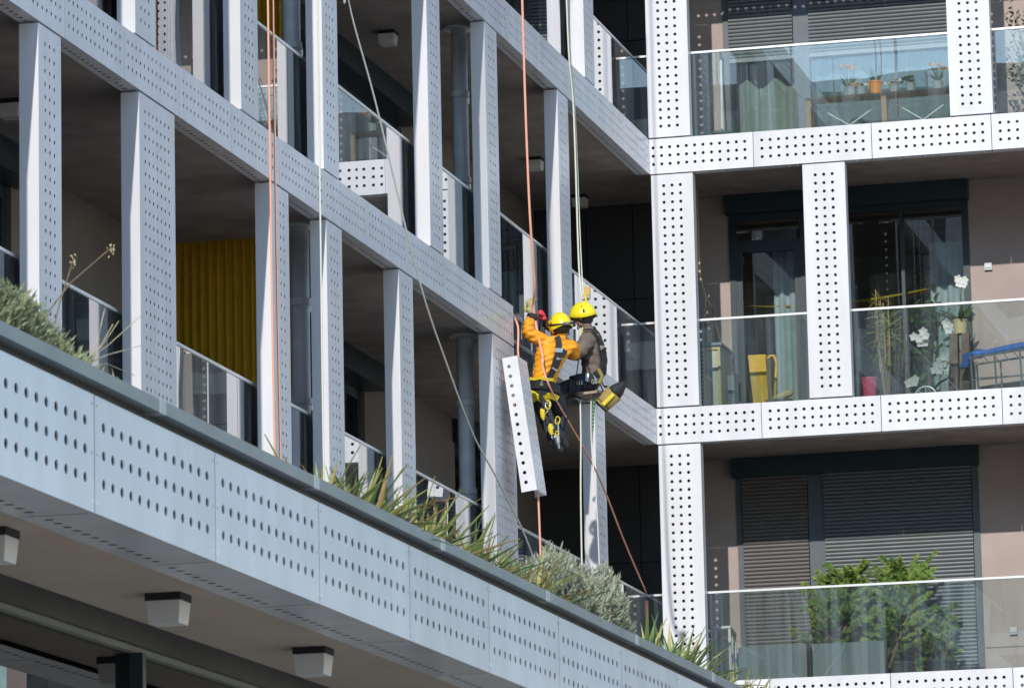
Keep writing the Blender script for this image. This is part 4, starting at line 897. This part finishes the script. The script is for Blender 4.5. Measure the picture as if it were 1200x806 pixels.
A = dict(pelvis=(.215,-6.600,-.350), sp=(.265,-6.620,-.165), chest=(.355,-6.600,.005), neck=(.415,-6.560,.130), head=(.410,-6.570,.238),
 shL=(.220,-6.650,.100), elL=(.084,-6.750,.181), wrL=(.139,-6.720,.356), shR=(.505,-6.520,.050), elR=(.480,-6.250,-.01), wrR=(.200,-6.330,.358),
 hipL=(.150,-6.650,-.417), knL=(.175,-6.360,-.665), anL=(.279,-6.480,-.961), toL=(.340,-6.35,-1.02), hipR=(.290,-6.550,-.418), knR=(.320,-6.230,-.603), anR=(.310,-6.300,-.881), toR=(.345,-6.150,-.935))
def body(name, S, parent, mats, g, fx, face):
    S = {k: Vector(v) for k, v in S.items()}; hd = S['head']; f = Vector(face).normalized()
    V = {'pelvis': (S['pelvis'], .145, .13), 'waist': (S['pelvis'].lerp(S['sp'], .55), .135*g, .12*g), 'sp': (S['sp'], .150*g, .13*g), 'chest': (S['chest'], .158*g, .135*g), 'neck0': (S['chest'].lerp(S['neck'], .62), .11, .09), 'neck': (S['neck'], .055), 'head0': (hd-Vector((0, 0, .055))+f*.015, .070), 'head1': (hd+Vector((0, 0, .01)), .086, .09), 'head2': (hd+Vector((0, 0, .065)), .078),
         'nose': (hd-Vector((0, 0, .035))+f*.098, .015), 'chin': (hd-Vector((0, 0, .095))+f*.06, .03)}
    E = [('pelvis', 'waist'), ('waist', 'sp'), ('sp', 'chest'), ('chest', 'neck0'), ('neck0', 'neck'), ('neck', 'head0'), ('head0', 'head1'), ('head1', 'head2'), ('head0', 'nose'), ('head0', 'chin')]
    mt = {E[0]: 1, E[1]: 0, E[2]: 0, E[3]: 0, E[4]: 0, E[5]: 2, E[6]: 2, E[7]: 2, E[8]: 2, E[9]: 2}
    for s in 'LR':
        sh, el, wr, hp, kn, an, to = (S[k+s] for k in ('sh', 'el', 'wr', 'hip', 'kn', 'an', 'to'))
        V.update({'sh'+s: (sh, .080*g), 'ua'+s: (sh.lerp(el, .5), .070*g), 'el'+s: (el, .062*g), 'fa'+s: (el.lerp(wr, .5), .055*g), 'wr'+s: (wr, .036),
                  'hip'+s: (hp, .108), 'th'+s: (hp.lerp(kn, .5), .098), 'kn'+s: (kn, .076), 'cf'+s: (kn.lerp(an, .45), .062), 'an'+s: (an, .048), 'hl'+s: (an+(an-to).normalized()*.02-Vector((0, 0, .03)), .048), 'to'+s: (to, .040)})
        ee = [('chest', 'sh'+s), ('sh'+s, 'ua'+s), ('ua'+s, 'el'+s), ('el'+s, 'fa'+s), ('fa'+s, 'wr'+s), ('pelvis', 'hip'+s), ('hip'+s, 'th'+s), ('th'+s, 'kn'+s), ('kn'+s, 'cf'+s), ('cf'+s, 'an'+s), ('an'+s, 'hl'+s), ('an'+s, 'to'+s)]
        E += ee
        for k, e in enumerate(ee): mt[e] = 0 if k < 5 else 1 if k < 10 else 3
    return skin_body(name, V, E, mt, mats, parent, 3, fx)

pa = thing('person', 'rope worker in an orange padded jacket and yellow helmet, back turned, one arm raised', 'person', (.25, -6.6, -1.0))
ba = body('body', A, pa, [JACK, NAVY, SKINM, BOOT], 1.24, puffer(None), (-.5, .75, .1))
bv = BVHTree.FromPolygons([v.co.copy() for v in ba.data.vertices], [tuple(p.vertices) for p in ba.data.polygons])
helmet(pa, (.408, -6.575, .246), (-.55, .8, -.25), (-.12, -.1, 1), HELM, True, 1.03)
hr = MB().lathe([(0, -.075), (.06, -.07), (.088, -.03), (.094, .02), (.08, .06)], (0, 0, 0), 14, 1, 1.1); obj('hair', hr.mesh('hair', HAIR, True), pa, TM(.414, -6.585, .238))
for sx in (-1,): 
    e_ = MB().lathe([(0, -.03), (.014, -.02), (.018, .0), (.014, .025), (0, .032)], (0, 0, 0), 8, .5, 1); obj('ear', e_.mesh('ear', SKINM, True), pa, TM(.334, -6.61, .215, .5))
glove('glove', A['wrL'], (-.12, .02, .95), (.3, .95, .1), GLY, pa, 1.4, .9); glove('glove', A['wrR'], (-.35, -.45, .8), (-.7, .3, -.3), GLR, pa, 1.0)
MB().tube([(.105, -6.748, .335), (.173, -6.692, .335)], .045, 10).build('cuff', STRAP, pa)
# harness
hs = thing('harness', 'black and yellow climbing harness on the worker in the orange jacket', 'harness', (.25, -6.6, -.5))
for pts in ([(.440,-6.800,.160),(.473,-6.800,.050),(.461,-6.800,-.083),(.431,-6.800,-.215),(.364,-6.800,-.371)], [(.579,-6.800,-.037),(.513,-6.800,-.167),(.438,-6.800,-.286),(.363,-6.800,-.397)]):
    ribbon(pts, .062, .014, bv, .02).build('shoulder_strap', STRAP, hs)
for pts in ([(.05,-6.6,-.36),(.12,-6.8,-.37),(.255,-6.85,-.40),(.36,-6.8,-.42),(.48,-6.6,-.42)],): ribbon(pts, .085, .02, bv, .016).build('waist_belt', STRAP, hs)
ribbon([(.10,-6.7,-.30),(.2,-6.85,-.335),(.30,-6.85,-.36),(.42,-6.75,-.36)], .03, .012, bv, .03).build('belt_tape', YW, hs)
for pts in ([(.07,-6.6,-.50),(.14,-6.8,-.56),(.25,-6.75,-.60),(.30,-6.6,-.56)], [(.30,-6.7,-.52),(.36,-6.75,-.58),(.44,-6.6,-.56)]): ribbon(pts, .06, .016, bv, .014).build('leg_loop', YW, hs)
for pts in ([(.10,-6.6,-.42),(.10,-6.75,-.5),(.16,-6.8,-.6)],): ribbon(pts, .09, .03, bv, .03).build('hip_pad', YW, hs)
for p0, p1 in (((.470,-6.8,.0), (.466,-6.8,-.035)), ((.455,-6.8,-.25), (.438,-6.8,-.275)), ((.535,-6.8,-.12), (.518,-6.8,-.15)), ((.26,-6.9,-.39), (.30,-6.9,-.40))): ribbon([p0, p1], .075, .012, bv, .03).build('buckle', METAL, hs)
gp = [(.223,-6.78,-.488),(.274,-6.78,-.624),(.318,-6.78,-.689),(.360,-6.78,-.807),(.384,-6.78,-.932),(.400,-6.78,-1.013)]
t = thing('tool_bunch', 'bunch of yellow and metal climbing tools hanging from the harness', 'tools', gp[0])
MB().tube(gp, [.02, .035, .028, .03, .02, .012], 8).build('tool_lanyard', STRAP, t, smooth=True)
for i, (q, m, r) in enumerate(((gp[1], YW, .028), (gp[2], METAL, .02), (gp[3], YW, .024), (gp[4], METAL, .016), (gp[2], STRAP, .03), (gp[4], YW, .018), (gp[1], METAL, .022), (gp[3], METAL, .018))):
    rr = random.Random(i); q = Vector(q)+Vector((rr.uniform(-.05, .05), -.03, rr.uniform(-.04, .04)))
    MB().tube([q+Vector((r*1.0*math.cos(a), .01*math.sin(3*a), r*1.7*math.sin(a))) for a in [6.2832*k/14 for k in range(15)]], .007, 6, False).build('karabiner', m, t, smooth=True)
for i, (q, m) in enumerate((((.25, -6.82, -.70), YW), ((.30, -6.82, -.78), STRAP), ((.33, -6.82, -.86), YW), ((.395, -6.8, -.97), METAL))):
    q = Vector(q); MB().tube([q+Vector((-.012, 0, .06)), q+Vector((0, 0, .03)), q+Vector((.006, 0, -.03)), q+Vector((.012, 0, -.06))], [.012, .028, .024, .010], 8).build('tool_block', m, t)
MB().tube([(.405, -6.8, -.78), (.41, -6.8, -1.06)], .010, 6).build('rod', METAL, t)
t = thing('rope_device', 'black rope clamp with coiled cord in front of the orange jacket', 'tool', (.13, -6.5, .1))
MB().box(.14, .20, -6.45, -6.40, .12, .28).build('clamp_body', BLACK, t)
for i in range(4): MB().tube([(.17+.05*math.cos(a), -6.62+.03*math.sin(a), -.08-.07*i+.09*math.sin(a)) for a in [6.2832*k/12 for k in range(13)]], .009, 6, False).build('cord_loop', [STRAP, RG, RWt, STRAP][i], t)

B = dict(pelvis=(.533,-5.750,-.195), sp=(.556,-5.750,-.01), chest=(.546,-5.750,.185), neck=(.505,-5.750,.37), head=(.460,-5.750,.498),
 shL=(.560,-5.940,.235), elL=(.469,-6.050,.040), wrL=(.331,-6.000,.110), shR=(.470,-5.550,.270), elR=(.300,-5.500,.120), wrR=(.190,-5.560,.180),
 hipL=(.545,-5.860,-.240), knL=(.221,-5.930,-.290), anL=(.160,-5.850,-.641), toL=(.06,-5.870,-.693), hipR=(.507,-5.640,-.227), knR=(.184,-5.600,-.297), anR=(.175,-5.520,-.601), toR=(.075,-5.530,-.65))
pb = thing('person', 'rope worker in a brown sweater and yellow helmet seated on a hanging work seat', 'person', (.5, -5.75, -.7))
bb = body('body', B, pb, [BROWN, NAVY, SKINM, BOOT], 1.26, wrinkle, (-1, -.12, -.12))
bv2 = BVHTree.FromPolygons([v.co.copy() for v in bb.data.vertices], [tuple(p.vertices) for p in bb.data.polygons])
helmet(pb, (.464, -5.752, .492), (-1, -.1, -.12), (-.08, .0, 1), HELM, False, 1.06)
hr = MB().lathe([(0, -.10), (.05, -.09), (.086, -.04), (.092, .02), (.08, .06)], (0, 0, 0), 14, 1, 1); obj('hair', hr.mesh('hair', HAIR, True), pb, TM(.480, -5.75, .483))
e_ = MB().lathe([(0, -.03), (.014, -.02), (.018, .0), (.014, .025), (0, .032)], (0, 0, 0), 8, 1, .5); obj('ear', e_.mesh('ear', SKINM, True), pb, TM(.454, -5.842, .468))
e_ = MB().lathe([(0, -.006), (.011, 0), (0, .006)], (0, 0, 0), 8, .6, 1); obj('eye', e_.mesh('eye', HAIR, True), pb, TM(.384, -5.80, .49))
glove('glove', B['wrL'], (-1, 0, .3), (.1, .5, -1), BLACK, pb, 1.05); glove('glove', B['wrR'], (-1, 0, .1), (.1, -.5, -1), BLACK, pb, 1.05)
hs = thing('harness', 'black full body harness on the worker in the brown sweater', 'harness', (.5, -5.75, -.3))
ribbon([(.50,-6.0,.40),(.62,-5.98,.36),(.74,-5.94,.25),(.82,-5.90,.12),(.84,-5.88,.005),(.82,-5.88,-.121),(.76,-5.9,-.21)], .07, .018, bv2, .02).build('shoulder_strap', STRAP, hs)
ribbon([(.55,-5.7,.36),(.66,-5.75,.28),(.76,-5.78,.15),(.78,-5.78,0),(.76,-5.78,-.15)], .06, .018, bv2, .02).build('shoulder_strap', STRAP, hs)
ribbon([(.36,-5.85,-.17),(.453,-6.0,-.170),(.543,-6.0,-.185),(.634,-6.0,-.195),(.74,-5.9,-.165)], .09, .025, bv2, .018).build('waist_belt', STRAP, hs)
ribbon([(.44,-5.95,-.12),(.52,-6.0,-.23),(.56,-6.0,-.33)], .05, .016, bv2, .018).build('leg_loop', STRAP, hs)
ribbon([(.40,-6.0,-.20),(.38,-6.0,-.27),(.36,-5.95,-.36)], .06, .02, bv2, .016).build('leg_loop', STRAP, hs)
for p0, p1 in (((.81,-5.92,.13), (.825,-5.91,.09)), ((.53,-6.0,-.18), (.57,-6.0,-.19)), ((.66,-6.0,-.20), (.69,-6.0,-.19))): ribbon([p0, p1], .085, .012, bv2, .032).build('buckle', METAL, hs)
MB().tube([(.66, -5.98, -.12), (.70, -5.98, -.2), (.665, -5.98, -.27)], .022, 8).build('yellow_loop', mat('olive_webbing', (.25, .22, .05), .7), hs)
for x in (.44, .47, .6, .63): MB().tube([(x+.013*math.cos(a), -5.985, -.25+.022*math.sin(a)) for a in [6.2832*k/12 for k in range(13)]], .006, 6, False).build('karabiner', METAL, hs)
t = thing('work_seat', 'narrow wooden work seat slung under the worker in the brown sweater', 'seat', (.5, -5.75, -.36))
s_ = MB(); n = 20; V = []
for i in range(n+1):
    x = .36+.31*i/n; w = .20*math.sqrt(max(0.05, 1-((i/n-.5)*2)**4)); zc = -.352+.02*((i/n-.5)*2)**2
    V += [(x, -5.75-w, zc-.016), (x, -5.75+w, zc-.016), (x, -5.75+w, zc+.010), (x, -5.75-w, zc+.010)]
s_.add(V, [(4*i+k, 4*i+(k+1) % 4, 4*i+4+(k+1) % 4, 4*i+4+k) for i in range(n) for k in range(4)]+[(0, 1, 2, 3), (4*n+3, 4*n+2, 4*n+1, 4*n)]); s_.build('seat_board', mat('seat_wood', (.34, .27, .2), .7, var=.15), t)
for x, y in ((.38, -5.93), (.38, -5.57), (.65, -5.93), (.65, -5.57)): MB().tube([(x, y, -.36), (.45+.3*(x-.45), -5.75+(y+5.75)*.8, -.02), (.40, -5.75+(y+5.75)*.3, .22)], .007, 6).build('sling', STRAP, t)
MB().tube([(.66, -5.93, -.36), (.52, -5.93, -.43), (.38, -5.93, -.37)], .012, 6).build('seat_strap', STRAP, t)
t = thing('tool_bag', 'khaki and yellow tool bag with black rim hanging behind the seated worker', 'bag', (.72, -5.85, -.5))
Mb = TM(.655, -5.86, -.49, 0, 0, R(48), .98)
obj('bag_body', MB().lathe([(0, 0), (.075, 0), (.085, .01), (.10, .20), (.093, .20), (.075, .03), (0, .02)], (0, 0, 0), 18).mesh('bag_body', mat('khaki_canvas', (.40, .29, .09), .8, var=.15, bump=.3), True), t, Mb)
obj('bag_base', MB().lathe([(0, -.012), (.082, -.012), (.088, .045), (.086, .045)], (0, 0, 0), 18).mesh('bag_base', BLACK, True), t, Mb)
obj('bag_stripe', MB().box(.01, .05, -.108, -.10, .03, .19).mesh('bag_stripe', YW), t, Mb)
obj('bag_collar', MB().lathe([(.101, .195), (.108, .205), (.098, .25), (.06, .32), (.028, .36), (0, .365)], (0, 0, 0), 18, .75, 1).mesh('bag_collar', STRAP, True), t, Mb)
for sx in (-1, 1): MB().tube([Mb @ Vector((sx*.09, -.03, .2)), (.69, -5.88, -.28), (.66, -5.9, -.20)], .008, 6).build('bag_strap', STRAP, t)
MB().tube([(.47, -5.72, .735), (.485, -5.74, .70), (.50, -5.76, .64), (.44, -5.80, .2)], .012, 6).build('lanyard', YW, hs)
t = thing('rope_clamp', 'small brass coloured rope clamp just above the right yellow helmet', 'tool', (.47, -5.62, .8)); MB().box(.45, .51, -5.63, -5.60, .74, .83).build('clamp_body', mat('brass', (.45, .30, .10), .4, .7), t); MB().tube([(.48+.03*math.cos(a), -5.62, .72+.035*math.sin(a)) for a in [6.2832*k/12 for k in range(13)]], .008, 6, False).build('karabiner', METAL, t)

# ================================================================== the building across the street (seen only mirrored in the glass)
OB = thing('apartment_building', 'pale banded apartment block across the square, mirrored in the window glass', 'building', (5, -155, -10))
box('core', -75, 85, -175, -150.6, -10, 40, mat('opposite_glass', (.06, .07, .08), .3), OB)
for i in range(15): box('band', -75.2, 85.2, -175.2, -150, -10+3.4*i, -10+3.4*i+1.0, mat('opposite_band', (.55, .55, .55), .6), OB)
for i in range(40): box('pier', -75+4*i, -74.1+4*i, -150.59, -150.05, -9, 39.9, MATS['opposite_band'], OB)
